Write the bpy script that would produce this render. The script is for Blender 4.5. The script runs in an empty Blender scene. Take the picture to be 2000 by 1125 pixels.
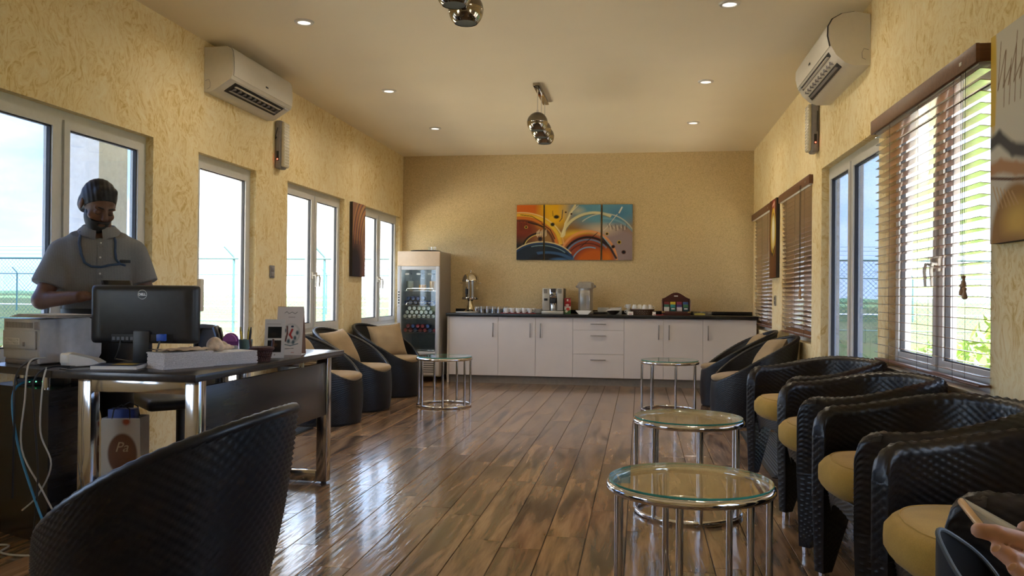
import bpy, bmesh, math, random
import numpy as np
from mathutils import Vector, Matrix
random.seed(7)
rng = np.random.default_rng(7)
SC = bpy.context.scene
COL = SC.collection
PI = math.pi

# ------------------------------------------------------------------ camera
EYE = 1.13                                    # a seated viewer
YAW, PITCH, ROLL, FPX = 0.15358, 0.00707, 0.00919, 1624.6
def _cam_axes():
    cy, sy = math.cos(YAW), math.sin(YAW)
    f0, r0, u0 = Vector((-sy, cy, 0)), Vector((cy, sy, 0)), Vector((0, 0, 1))
    f = math.cos(PITCH)*f0 + math.sin(PITCH)*u0
    u = -math.sin(PITCH)*f0 + math.cos(PITCH)*u0
    r = math.cos(ROLL)*r0 + math.sin(ROLL)*u
    u = -math.sin(ROLL)*r0 + math.cos(ROLL)*u
    return r, u, f
_r, _u, _f = _cam_axes()
cam_data = bpy.data.cameras.new('camera')
cam_data.sensor_fit = 'HORIZONTAL'; cam_data.sensor_width = 36.0
cam_data.lens = FPX/2000*36.0
cam_data.clip_start = 0.05; cam_data.clip_end = 2000
cam = bpy.data.objects.new('camera', cam_data); COL.objects.link(cam)
cam.matrix_world = Matrix(((_r.x, _u.x, -_f.x, 0), (_r.y, _u.y, -_f.y, 0), (_r.z, _u.z, -_f.z, EYE), (0, 0, 0, 1)))
SC.camera = cam

# ------------------------------------------------------------------ world, sun, exposure
SC.view_settings.view_transform = 'Standard'
SC.view_settings.look = 'None'
SC.view_settings.gamma = 1.0
SC.view_settings.use_curve_mapping = False
SC.view_settings.exposure = 3.3
SC.cycles.diffuse_bounces = 7
SC.cycles.max_bounces = 14
SKY_STRENGTH = 0.85
SUN_STRENGTH = 5.5

world = bpy.data.worlds.new('sky_world'); SC.world = world
world.use_nodes = True
wt = world.node_tree; wt.nodes.clear()
def wn(t, **kw):
    n = wt.nodes.new(t)
    for k, v in kw.items(): setattr(n, k, v)
    return n
w_tc = wn('ShaderNodeTexCoord'); w_sep = wn('ShaderNodeSeparateXYZ')
wt.links.new(w_tc.outputs['Generated'], w_sep.inputs[0])
w_ramp = wn('ShaderNodeValToRGB')
e = w_ramp.color_ramp.elements
e[0].position = 0.0; e[0].color = (0.62, 0.76, 0.95, 1)
e[1].position = 0.75; e[1].color = (0.16, 0.34, 0.78, 1)
m_ = w_ramp.color_ramp.elements.new(0.22); m_.color = (0.36, 0.57, 0.93, 1)
wt.links.new(w_sep.outputs['Z'], w_ramp.inputs[0])
w_map = wn('ShaderNodeMapping'); w_map.inputs['Scale'].default_value = (1.0, 1.0, 3.2)
wt.links.new(w_tc.outputs['Generated'], w_map.inputs[0])
w_noise = wn('ShaderNodeTexNoise')
w_noise.inputs['Scale'].default_value = 2.6; w_noise.inputs['Detail'].default_value = 7; w_noise.inputs['Roughness'].default_value = 0.55
wt.links.new(w_map.outputs[0], w_noise.inputs['Vector'])
w_cr = wn('ShaderNodeValToRGB')
w_cr.color_ramp.elements[0].position = 0.42; w_cr.color_ramp.elements[1].position = 0.68
wt.links.new(w_noise.outputs['Fac'], w_cr.inputs[0])
w_mix = wn('ShaderNodeMixRGB'); w_mix.inputs[2].default_value = (0.98, 0.99, 1.0, 1)
wt.links.new(w_cr.outputs[0], w_mix.inputs[0]); wt.links.new(w_ramp.outputs[0], w_mix.inputs[1])
w_bg = wn('ShaderNodeBackground'); w_bg.inputs['Strength'].default_value = SKY_STRENGTH
w_out = wn('ShaderNodeOutputWorld')
wt.links.new(w_mix.outputs[0], w_bg.inputs[0]); wt.links.new(w_bg.outputs[0], w_out.inputs[0])

sun_data = bpy.data.lights.new('sun', 'SUN'); sun_data.energy = SUN_STRENGTH; sun_data.angle = 0.01; sun_data.color = (1.0, 0.965, 0.89)
sun = bpy.data.objects.new('sun', sun_data); COL.objects.link(sun)
sun.rotation_euler = Vector((-0.25, 0.30, -0.92)).to_track_quat('-Z', 'Y').to_euler()
sun.location = (0, 0, 20)

# ------------------------------------------------------------------ mesh building helpers
class MB:
    """collects geometry for one mesh"""
    def __init__(s): s.v, s.f = [], []
    def add(s, V, F, M=None):
        n = len(s.v)
        if M is not None: V = [M @ Vector(p) for p in V]
        s.v.extend([tuple(p) for p in V]); s.f.extend([tuple(i+n for i in q) for q in F]); return s
    def box(s, x0, x1, y0, y1, z0, z1, M=None):
        V = [(x0,y0,z0),(x1,y0,z0),(x1,y1,z0),(x0,y1,z0),(x0,y0,z1),(x1,y0,z1),(x1,y1,z1),(x0,y1,z1)]
        return s.add(V, [(3,2,1,0),(4,5,6,7),(0,1,5,4),(1,2,6,5),(2,3,7,6),(3,0,4,7)], M)
    def rbox(s, x0, x1, y0, y1, z0, z1, r=0.01, seg=2, M=None):
        bm = bmesh.new()
        bmesh.ops.create_cube(bm, size=1)
        for v in bm.verts:
            v.co = ((x0+x1)/2+v.co.x*(x1-x0), (y0+y1)/2+v.co.y*(y1-y0), (z0+z1)/2+v.co.z*(z1-z0))
        r = min(r, .49*min(abs(x1-x0), abs(y1-y0), abs(z1-z0)))
        bmesh.ops.bevel(bm, geom=list(bm.edges), offset=r, segments=seg, profile=.5, affect='EDGES', clamp_overlap=True)
        bm.verts.index_update()
        V = [v.co.copy() for v in bm.verts]; F = [[v.index for v in f.verts] for f in bm.faces]; bm.free()
        return s.add(V, F, M)
    def cyl(s, p0, p1, r0, r1=None, n=14, caps=True, M=None):
        r1 = r0 if r1 is None else r1
        p0, p1 = Vector(p0), Vector(p1); d = (p1-p0).normalized()
        a = d.orthogonal().normalized(); b = d.cross(a)
        V = [p0+(a*math.cos(2*PI*i/n)+b*math.sin(2*PI*i/n))*r0 for i in range(n)] + [p1+(a*math.cos(2*PI*i/n)+b*math.sin(2*PI*i/n))*r1 for i in range(n)]
        F = [(i, (i+1) % n, n+(i+1) % n, n+i) for i in range(n)]
        if caps: F += [tuple(range(n-1, -1, -1)), tuple(range(n, 2*n))]
        return s.add(V, F, M)
    def tube(s, path, r, n=8, closed=False, M=None):
        P = [Vector(p) for p in path]; m = len(P); R = r if hasattr(r, '__len__') else [r]*m
        V, F = [], []; up = None
        for i in range(m):
            if closed: d = P[(i+1) % m]-P[i-1]
            else: d = P[min(i+1, m-1)]-P[max(i-1, 0)]
            d = d.normalized() if d.length > 1e-9 else Vector((0,0,1))
            if up is None: up = d.orthogonal().normalized()
            up = (up-d*up.dot(d)); up = up.normalized() if up.length > 1e-6 else d.orthogonal().normalized()
            b = d.cross(up)
            V += [P[i]+(up*math.cos(2*PI*k/n)+b*math.sin(2*PI*k/n))*R[i] for k in range(n)]
        for i in range(m if closed else m-1):
            j = (i+1) % m
            F += [(i*n+k, i*n+(k+1) % n, j*n+(k+1) % n, j*n+k) for k in range(n)]
        if not closed: F += [tuple(range(n-1, -1, -1)), tuple((m-1)*n+k for k in range(n))]
        return s.add(V, F, M)
    def lathe(s, prof, n=24, c=(0,0,0), M=None, caps=True):
        V, F = [], []; m = len(prof)
        for r, z in prof:
            V += [(c[0]+r*math.cos(2*PI*k/n), c[1]+r*math.sin(2*PI*k/n), c[2]+z) for k in range(n)]
        for i in range(m-1):
            F += [(i*n+k, i*n+(k+1) % n, (i+1)*n+(k+1) % n, (i+1)*n+k) for k in range(n)]
        if caps and prof[0][0] > 1e-6: F.append(tuple(range(n-1, -1, -1)))
        if caps and prof[-1][0] > 1e-6: F.append(tuple((m-1)*n+k for k in range(n)))
        return s.add(V, F, M)
    def prism(s, poly, axis, a0, a1, M=None):
        """2D polygon extruded along axis 'x' (poly=(y,z)), 'y' (x,z) or 'z' (x,y)"""
        def P(p, a): return {'x': (a, p[0], p[1]), 'y': (p[0], a, p[1]), 'z': (p[0], p[1], a)}[axis]
        n = len(poly); V = [P(p, a0) for p in poly]+[P(p, a1) for p in poly]
        F = [(i, (i+1) % n, n+(i+1) % n, n+i) for i in range(n)]+[tuple(range(n-1, -1, -1)), tuple(range(n, 2*n))]
        return s.add(V, F, M)
    def grid(s, G, closeu=False, closev=False, M=None):
        """G[u][v] points"""
        G = np.asarray(G, float); nu, nv = G.shape[:2]
        idx = np.arange(nu*nv).reshape(nu, nv)
        iu = idx if not closeu else np.vstack([idx, idx[:1]])
        iu = iu if not closev else np.hstack([iu, iu[:, :1]])
        q = np.stack([iu[:-1, :-1], iu[1:, :-1], iu[1:, 1:], iu[:-1, 1:]], -1).reshape(-1, 4)
        return s.add([tuple(p) for p in G.reshape(-1, 3)], [tuple(int(k) for k in r) for r in q], M)
    def sphere(s, c, r, n=16, m=10, M=None):
        r = r if hasattr(r, '__len__') else (r, r, r)
        prof = [(math.sin(PI*i/m), -math.cos(PI*i/m)) for i in range(m+1)]
        t = MB().lathe([(max(a, 1e-7), b) for a, b in prof], n)
        return s.add([(c[0]+p[0]*r[0], c[1]+p[1]*r[1], c[2]+p[2]*r[2]) for p in t.v], t.f, M)
    def mesh(s, name, smooth=True, angle=40):
        me = bpy.data.meshes.new(name); me.from_pydata(s.v, [], s.f); me.update()
        bm = bmesh.new(); bm.from_mesh(me); bmesh.ops.recalc_face_normals(bm, faces=bm.faces)
        ca = math.radians(angle)
        if smooth:
            for f in bm.faces: f.smooth = True
            if angle < 180:
                for e_ in bm.edges:
                    if len(e_.link_faces) == 2 and e_.calc_face_angle(0) > ca: e_.smooth = False
        bm.to_mesh(me); bm.free()
        return me

def link(name, data, mat=None, parent=None, loc=None, rot=None):
    o = bpy.data.objects.new(name, data); COL.objects.link(o)
    if mat is not None and data is not None and hasattr(data, 'materials') and len(data.materials) == 0: data.materials.append(mat)
    if parent is not None: o.parent = parent
    if loc is not None: o.location = loc
    if rot is not None: o.rotation_euler = rot
    return o
def obj(name, mb, mat, parent=None, loc=None, rot=None, smooth=True, angle=40):
    return link(name, mb.mesh(name, smooth, angle), mat, parent, loc, rot)
def tag(o, label, cat, group=None, kind=None):
    if label: o['label'] = label
    if cat: o['category'] = cat
    if group: o['group'] = group
    if kind: o['kind'] = kind
    return o
def thing(name, label, cat, loc=(0,0,0), rz=0, group=None, kind=None):
    o = bpy.data.objects.new(name, None); COL.objects.link(o); o.location = loc; o.rotation_euler = (0, 0, rz)
    o.empty_display_size = .1
    return tag(o, label, cat, group, kind)
def struct(name, mb, mat, label=None, cat=None, smooth=False):
    o = obj(name, mb, mat, smooth=smooth); o['kind'] = 'structure'
    if label: o['label'] = label
    if cat: o['category'] = cat
    return o
def dup(root, loc, rz=None, label=None, group=None):
    r = root.copy(); COL.objects.link(r); r.location = loc
    if rz is not None: r.rotation_euler = (0, 0, rz)
    if label: r['label'] = label
    if group: r['group'] = group
    for ch in list(root.children):
        c = ch.copy(); COL.objects.link(c); c.parent = r
        for g in ch.children:
            d = g.copy(); COL.objects.link(d); d.parent = c
    return r
def text_mesh(name, body, size, mat, parent, M, extrude=.0006, shear=0.0, bold=0.0):
    cu = bpy.data.curves.new(name+'_curve', 'FONT'); cu.body = body; cu.size = size; cu.extrude = extrude
    cu.align_x = 'CENTER'; cu.align_y = 'CENTER'; cu.shear = shear; cu.offset = bold; cu.resolution_u = 3
    t = bpy.data.objects.new(name+'_tmp', cu); COL.objects.link(t)
    dg = bpy.context.evaluated_depsgraph_get()
    me = bpy.data.meshes.new_from_object(t.evaluated_get(dg))
    bpy.data.objects.remove(t); bpy.data.curves.remove(cu)
    me.transform(M); me.materials.clear()
    return link(name, me, mat, parent)

# ------------------------------------------------------------------ materials
def srgb(r, g, b):
    f = lambda c: (c/255/12.92) if c/255 <= .04045 else ((c/255+.055)/1.055)**2.4
    return (f(r), f(g), f(b), 1)
class NT:
    def __init__(s, name):
        s.m = bpy.data.materials.new(name); s.m.use_nodes = True; s.t = s.m.node_tree; s.t.nodes.clear()
        s.out = s.n('ShaderNodeOutputMaterial'); s.b = s.n('ShaderNodeBsdfPrincipled'); s.l(s.b.outputs[0], s.out.inputs[0])
    def n(s, t, inp=None, **kw):
        n = s.t.nodes.new(t)
        for k, v in kw.items(): setattr(n, k, v)
        for k, v in (inp or {}).items(): n.inputs[k].default_value = v
        return n
    def l(s, a, b): s.t.links.new(a, b)
    def coords(s, kind='Object', scale=(1,1,1), rot=(0,0,0)):
        tc = s.n('ShaderNodeTexCoord'); mp = s.n('ShaderNodeMapping'); mp.inputs['Scale'].default_value = scale; mp.inputs['Rotation'].default_value = rot
        s.l(tc.outputs[kind], mp.inputs[0]); return mp.outputs[0]
    def noise(s, vec, scale, detail=4, rough=.5, dist=0):
        n = s.n('ShaderNodeTexNoise', {'Scale': scale, 'Detail': detail, 'Roughness': rough, 'Distortion': dist})
        s.l(vec, n.inputs['Vector']); return n.outputs['Fac']
    def ramp(s, fac, stops):
        r = s.n('ShaderNodeValToRGB'); els = r.color_ramp.elements
        while len(els) < len(stops): els.new(.5)
        for e_, (p, c) in zip(els, stops): e_.position = p; e_.color = c if len(c) == 4 else (*c, 1)
        s.l(fac, r.inputs[0]); return r.outputs[0]
    def mix(s, fac, a, b, mode='MIX'):
        m = s.n('ShaderNodeMixRGB', blend_type=mode)
        for i, x in ((0, fac), (1, a), (2, b)):
            if isinstance(x, (int, float)): m.inputs[i].default_value = x
            elif isinstance(x, tuple): m.inputs[i].default_value = x
            else: s.l(x, m.inputs[i])
        return m.outputs[0]
    def bump(s, h, strength=.2, dist=.01):
        b = s.n('ShaderNodeBump', {'Strength': strength, 'Distance': dist}); s.l(h, b.inputs['Height']); s.l(b.outputs[0], s.b.inputs['Normal'])
    def color(s, c):
        if isinstance(c, tuple): s.b.inputs['Base Color'].default_value = c
        else: s.l(c, s.b.inputs['Base Color'])
    def set(s, **kw):
        for k, v in kw.items(): s.b.inputs[k.replace('_', ' ')].default_value = v
        return s
def plain(name, c, rough=.5, metal=0.0, var=.08, scale=30, bump=0, spec=.5):
    """procedural: base colour broken up by a soft noise"""
    t = NT(name); vec = t.coords('Object')
    f = t.noise(vec, scale, 3)
    lo = tuple(max(0, x*(1-var)) for x in c[:3])+(1,); hi = tuple(min(1, x*(1+var)) for x in c[:3])+(1,)
    t.color(t.ramp(f, [(.3, lo), (.7, hi)])); t.set(Roughness=rough, Metallic=metal, Specular_IOR_Level=spec)
    if bump: t.bump(f, bump, .005)
    return t.m
M = {}
def mk(name, *a, **k): M[name] = plain(name, *a, **k)

def wall_paint():
    t = NT('sponged_yellow_paint'); v = t.coords('Object')
    warp = t.n('ShaderNodeTexNoise', {'Scale': 2.2, 'Detail': 3}); t.l(v, warp.inputs['Vector'])
    add = t.n('ShaderNodeMixRGB', blend_type='ADD'); add.inputs[0].default_value = .45
    t.l(v, add.inputs[1]); t.l(warp.outputs['Color'], add.inputs[2])
    st = t.n('ShaderNodeMapping'); st.inputs['Scale'].default_value = (1, 1.5, .9); t.l(add.outputs[0], st.inputs[0])
    swirl = t.noise(st.outputs[0], 13, 9, .74, 1.5)
    patch = t.noise(v, 2.6, 3, .6)
    a = t.ramp(swirl, [(.38, (.66, .455, .16, 1)), (.50, (.85, .69, .38, 1)), (.64, (.91, .80, .54, 1))])
    b = t.ramp(swirl, [(.35, (.78, .60, .29, 1)), (.50, (.88, .75, .47, 1)), (.70, (.91, .82, .58, 1))])
    c = t.mix(t.ramp(patch, [(.35, (0,0,0,1)), (.65, (1,1,1,1))]), b, a)
    t.color(c); t.set(Roughness=.75, Specular_IOR_Level=.25); t.bump(swirl, .04, .002); return t.m
def back_wall():
    t = NT('roughcast_tan_wallpaper'); v = t.coords('Object')
    f = t.noise(v, 125, 4, .7); g = t.noise(v, 30, 3, .6)
    c1 = t.ramp(f, [(.33, (.42, .32, .165, 1)), (.52, (.62, .485, .28, 1)), (.70, (.76, .615, .38, 1))])
    t.color(t.mix(t.ramp(g, [(.3, (0,0,0,1)), (.7, (.45,.45,.45,1))]), c1, (.70, .55, .30, 1)))
    t.set(Roughness=.8, Specular_IOR_Level=.2); t.bump(f, .35, .006); return t.m
def ceiling_mat():
    t = NT('cream_ceiling_paint'); v = t.coords('Object')
    t.color(t.ramp(t.noise(v, 1.3, 2), [(.3, (.83, .74, .555, 1)), (.7, (.86, .77, .58, 1))])); t.set(Roughness=.85, Specular_IOR_Level=.2); return t.m
def plank_mat():
    t = NT('glossy_brown_plank'); oi = t.n('ShaderNodeObjectInfo'); tc = t.n('ShaderNodeTexCoord')
    off = t.n('ShaderNodeVectorMath', operation='SCALE'); off.inputs[0].default_value = (37, 61, 13); t.l(oi.outputs['Random'], off.inputs['Scale'])
    ad = t.n('ShaderNodeVectorMath', operation='ADD'); t.l(tc.outputs['Object'], ad.inputs[0]); t.l(off.outputs[0], ad.inputs[1])
    st = t.n('ShaderNodeMapping'); st.inputs['Scale'].default_value = (10, 1.15, 1); t.l(ad.outputs[0], st.inputs[0])
    streak = t.noise(st.outputs[0], 1.5, 3.5, .5, .7)
    fine = t.n('ShaderNodeMapping'); fine.inputs['Scale'].default_value = (60, 3, 1); t.l(ad.outputs[0], fine.inputs[0])
    grain = t.noise(fine.outputs[0], 2, 5, .6)
    base = t.ramp(streak, [(.33, (.060, .042, .030, 1)), (.43, (.185, .118, .070, 1)), (.54, (.32, .20, .115, 1)), (.68, (.41, .265, .155, 1))])
    tone = t.ramp(oi.outputs['Random'], [(0, (.78, .76, .76, 1)), (1, (1.12, 1.08, 1.02, 1))])
    c = t.mix(1.0, base, tone, 'MULTIPLY')
    c = t.mix(t.ramp(grain, [(.3, (.22,.22,.22,1)), (.6, (0,0,0,1))]), c, (.06, .04, .028, 1))
    t.color(c)
    rp = t.n('ShaderNodeMapping'); rp.inputs['Scale'].default_value = (40, 5.0, 1); rp.inputs['Rotation'].default_value = (0, 0, .42); t.l(ad.outputs[0], rp.inputs[0])
    t.bump(t.noise(rp.outputs[0], 1.0, 2, .45), .42, .005)
    t.set(Roughness=.17, Specular_IOR_Level=.55, Coat_Weight=.25, Coat_Roughness=.08); return t.m
def glass_mat(name, tint, refl=1.45, rough=0.0):
    t = NT(name); t.t.nodes.remove(t.b)
    tr = t.n('ShaderNodeBsdfTransparent'); tr.inputs[0].default_value = (*[math.sqrt(c) for c in tint], 1)   # two faces to pass
    gl = t.n('ShaderNodeBsdfGlossy'); gl.inputs['Roughness'].default_value = rough; gl.inputs[0].default_value = (1, 1, 1, 1)
    lw = t.n('ShaderNodeLayerWeight'); lw.inputs[0].default_value = .5
    pw = t.n('ShaderNodeMath', operation='POWER'); t.l(lw.outputs['Facing'], pw.inputs[0]); pw.inputs[1].default_value = 5.0
    f0 = ((refl-1)/(refl+1))**2
    fr = t.n('ShaderNodeMath', operation='MULTIPLY_ADD'); t.l(pw.outputs[0], fr.inputs[0]); fr.inputs[1].default_value = (1-f0)*.9; fr.inputs[2].default_value = f0
    mx = t.n('ShaderNodeMixShader'); t.l(fr.outputs[0], mx.inputs[0]); t.l(tr.outputs[0], mx.inputs[1]); t.l(gl.outputs[0], mx.inputs[2])
    t.l(mx.outputs[0], t.out.inputs[0]); return t.m
def wood_mat(name, c0, c1, rough=.35, scale=(3, 40, 40), coat=0.0):
    t = NT(name); v = t.coords('Object', scale)
    t.color(t.ramp(t.noise(v, 1.5, 5, .6, .6), [(.3, c0), (.7, c1)])); t.set(Roughness=rough, Coat_Weight=coat, Coat_Roughness=.08); return t.m
def wicker_mat(name, c, rough=.35):
    t = NT(name); v = t.coords('Object')
    t.color(t.ramp(t.noise(v, 60, 3), [(.3, tuple(x*.6 for x in c[:3])+(1,)), (.7, c)])); t.set(Roughness=rough, Specular_IOR_Level=.45); return t.m
def fabric_mat(name, c, scale=400):
    t = NT(name); v = t.coords('Object')
    w = t.noise(v, scale, 2); g = t.noise(v, 9, 3)
    a = t.ramp(g, [(.3, tuple(x*.88 for x in c[:3])+(1,)), (.7, tuple(min(1, x*1.08) for x in c[:3])+(1,))])
    t.color(t.mix(.12, a, t.ramp(w, [(.3, (0,0,0,1)), (.7, (1,1,1,1))]), 'OVERLAY')); t.set(Roughness=.9, Specular_IOR_Level=.15, Sheen_Weight=.15)
    t.bump(w, .15, .002); return t.m
def vcol_mat(name, rough=.55):
    t = NT(name); a = t.n('ShaderNodeVertexColor'); a.layer_name = 'Col'
    t.l(a.outputs[0], t.b.inputs['Base Color']); t.set(Roughness=rough, Specular_IOR_Level=.3)
    v = t.coords('Object'); t.bump(t.noise(v, 300, 2), .15, .001); return t.m
def emit_mat(name, c, s):
    t = NT(name); t.b.inputs['Emission Color'].default_value = c; t.b.inputs['Emission Strength'].default_value = s; t.color(c); return t.m

M['wall'] = wall_paint(); M['back'] = back_wall(); M['ceiling'] = ceiling_mat(); M['plank'] = plank_mat()
M['glass'] = glass_mat('window_glass', (.93, .96, .97)); M['tint'] = glass_mat('blue_tinted_glass', (.17, .21, .285)); M['skydim'] = glass_mat('sky_dimming_glass', (.20, .25, .34))  # light-blue tint is made up, dims the sky seen behind the clerk
M['clear'] = glass_mat('clear_glass', (.95, .97, .97), 1.5); M['tableglass'] = glass_mat('table_glass', (.90, .95, .92), 1.7)
M['glassedge'] = plain('green_glass_edge', (.05, .28, .22, 1), .1)
M['upvc'] = plain('white_window_frame', (.62, .63, .63, 1), .35, var=.03); M['gasket'] = plain('dark_gasket', (.03, .03, .035, 1), .6)
M['blind'] = wood_mat('brown_blind_wood', (.16, .07, .03, 1), (.30, .14, .06, 1), .28, coat=1.0); M['blindlight'] = wood_mat('brown_valance_wood', (.13, .052, .028, 1), (.21, .09, .045, 1), .4)
M['chrome'] = plain('polished_chrome', (.72, .72, .74, 1), .08, 1.0, var=.02); M['darkchrome'] = plain('smoked_chrome', (.34, .30, .25, 1), .07, 1.0, var=.02)
M['steel'] = plain('brushed_steel', (.55, .55, .54, 1), .28, 1.0, var=.05); M['greysteel'] = plain('satin_grey_metal', (.30, .29, .28, 1), .35, .8)
M['lacquer'] = plain('white_lacquer_front', (.66, .62, .60, 1), .22, var=.02, scale=4); M['carcass'] = plain('cabinet_carcass', (.60, .57, .54, 1), .4, var=.03)
M['worktop'] = plain('black_worktop', (.012, .012, .013, 1), .25, var=.3, scale=200); M['plinth'] = plain('grey_plinth', (.20, .18, .155, 1), .35)
M['wicker'] = wicker_mat('dark_wicker', (.009, .010, .013, 1), .38); M['wickerbrown'] = wicker_mat('brown_black_wicker', (.014, .0115, .0115, 1), .34)
M['beige'] = fabric_mat('beige_cushion_cloth', (.34, .245, .14, 1)); M['mustard'] = fabric_mat('mustard_cushion_cloth', (.45, .29, .065, 1))
M['mat'] = plain('grey_doormat', (.045, .05, .058, 1), .9); M['acwhite'] = plain('white_plastic', (.66, .63, .57, 1), .4, var=.02)
M['black'] = plain('black_plastic', (.013, .014, .017, 1), .42, var=.2); M['rubber'] = plain('black_rubber', (.012, .012, .012, 1), .7)
M['white'] = plain('white_ceramic', (.74, .73, .70, 1), .2, var=.02); M['paper'] = plain('white_paper', (.66, .64, .62, 1), .8, var=.04)
M['deskdark'] = wood_mat('dark_wenge_laminate', (.022, .019, .019, 1), (.034, .029, .028, 1), .25, (30, 2, 30)); M['greyplastic'] = plain('light_grey_plastic', (.50, .51, .53, 1), .4, var=.03)
M['greymid'] = plain('mid_grey_plastic', (.26, .25, .27, 1), .45); M['paint'] = vcol_mat('painted_print')
M['cord'] = plain('black_cord', (.012, .012, .014, 1), .5); M['whitecord'] = plain('pale_grey_cord', (.42, .42, .40, 1), .5); M['bluecord'] = plain('blue_network_cord', (.03, .22, .45, 1), .45)
# ================================================================== THE SETTING
XL, XR, ZC, YB, YF = -3.195, 1.4115, 2.979, 10.909, -1.6
T = 0.128
HEAD, SILL = 2.145, 0.727
def wall_mesh(axis, inner, outer, a0, a1, z0, z1, holes):
    """one solid wall along axis 'y' (inner/outer are x) or 'x' (inner/outer are y) with openings (a0,a1,z0,z1)"""
    A = sorted({a0, a1, *[h[0] for h in holes], *[h[1] for h in holes]}); Z = sorted({z0, z1, *[h[2] for h in holes], *[h[3] for h in holes]})
    def solid(i, j):
        if i < 0 or j < 0 or i >= len(A)-1 or j >= len(Z)-1: return False
        a, z = (A[i]+A[i+1])/2, (Z[j]+Z[j+1])/2
        return not any(h[0] < a < h[1] and h[2] < z < h[3] for h in holes)
    vid, V, F = {}, [], []
    def P(d, a, z):
        k = (d, round(a, 5), round(z, 5))
        if k not in vid: vid[k] = len(V); V.append((d, a, z) if axis == 'y' else (a, d, z))
        return vid[k]
    for i in range(len(A)-1):
        for j in range(len(Z)-1):
            if not solid(i, j): continue
            a, b, c, d = A[i], A[i+1], Z[j], Z[j+1]
            for w in (inner, outer): F.append((P(w, a, c), P(w, b, c), P(w, b, d), P(w, a, d)))
            if not solid(i-1, j): F.append((P(inner, a, c), P(outer, a, c), P(outer, a, d), P(inner, a, d)))
            if not solid(i+1, j): F.append((P(inner, b, c), P(outer, b, c), P(outer, b, d), P(inner, b, d)))
            if not solid(i, j-1): F.append((P(inner, a, c), P(outer, a, c), P(outer, b, c), P(inner, b, c)))
            if not solid(i, j+1): F.append((P(inner, a, d), P(outer, a, d), P(outer, b, d), P(inner, b, d)))
    return MB().add(V, F)
WL = {1: (3.53, 5.07, SILL, HEAD), 2: (5.638, 6.562, 0.0, HEAD), 3: (7.187, 8.664, SILL, HEAD), 4: (9.254, 10.767, SILL, HEAD), 5: (0.9, 2.5, SILL, HEAD)}
WR = {6: (3.655, 5.13, SILL, HEAD), 7: (5.283, 6.89, 0.0, HEAD), 8: (7.26, 8.74, SILL, HEAD), 9: (9.37, 10.80, SILL, HEAD), 10: (0.9, 2.2, SILL, HEAD)}
struct('wall_left', wall_mesh('y', XL, XL-T, YF, YB+T, -.15, ZC, list(WL.values())), M['wall'], 'cream and ochre sponge-painted left wall with white windows', 'wall')
struct('wall_right', wall_mesh('y', XR, XR+T, YF, YB+T, -.15, ZC, list(WR.values())), M['wall'], 'sunlit yellow sponge-painted right wall with wooden blinds', 'wall')
struct('wall_back', MB().box(XL, XR, YB, YB+T, -.15, ZC), M['back'], 'tan roughcast end wall behind the white counter', 'wall')
struct('wall_rear', MB().box(XL, XR, YF-T, YF, -.15, ZC), M['wall'], 'yellow wall behind the viewer', 'wall')
struct('ceiling', MB().box(XL-1.45, XR+1.45, YF-T-.6, YB+T+.8, ZC, ZC+.16), M['ceiling'], 'flat cream painted ceiling', 'ceiling')
# floor: slab and each plank
fl = struct('floor', MB().box(XL, XR, YF, YB, -.15, -.012), plain('floor_underlay', (.05, .035, .025, 1), .8), 'glossy brown hand-scraped wooden plank floor', 'floor')
PW, PL = 0.1845, 1.22
cols = int(math.ceil((XR-XL)/PW))
plank_cache = {}
def plank_mesh(w, l):
    k = (round(w, 4), round(l, 3))
    if k not in plank_cache:
        b = .0016; w2, l2 = w/2-.0016, l/2-.0012
        Vp = [(-w2, -l2, -.012), (w2, -l2, -.012), (w2, l2, -.012), (-w2, l2, -.012), (-w2, -l2, -b), (w2, -l2, -b), (w2, l2, -b), (-w2, l2, -b),
              (-w2+b, -l2+b, 0), (w2-b, -l2+b, 0), (w2-b, l2-b, 0), (-w2+b, l2-b, 0)]
        me = bpy.data.meshes.new('plank'); me.from_pydata(Vp, [], [(0,1,5,4), (1,2,6,5), (2,3,7,6), (3,0,4,7), (4,5,9,8), (5,6,10,9), (6,7,11,10), (7,4,8,11), (8,9,10,11)]); me.update()
        me.materials.append(M['plank']); plank_cache[k] = me
    return plank_cache[k]
offs = [0.0, .47, .83, .21, 1.02, .62, .33, .95, .12, .74]
for c in range(cols):
    x0 = XL+c*PW; x1 = min(x0+PW, XR)
    if x1-x0 < .02: continue
    y = YF-offs[(c*3) % 10]
    while y < YB:
        a, b = max(y, YF), min(y+PL, YB)
        if b-a > .03: link('plank', plank_mesh(x1-x0, b-a), None, fl, ((x0+x1)/2, (a+b)/2, 0))
        y += PL

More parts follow.
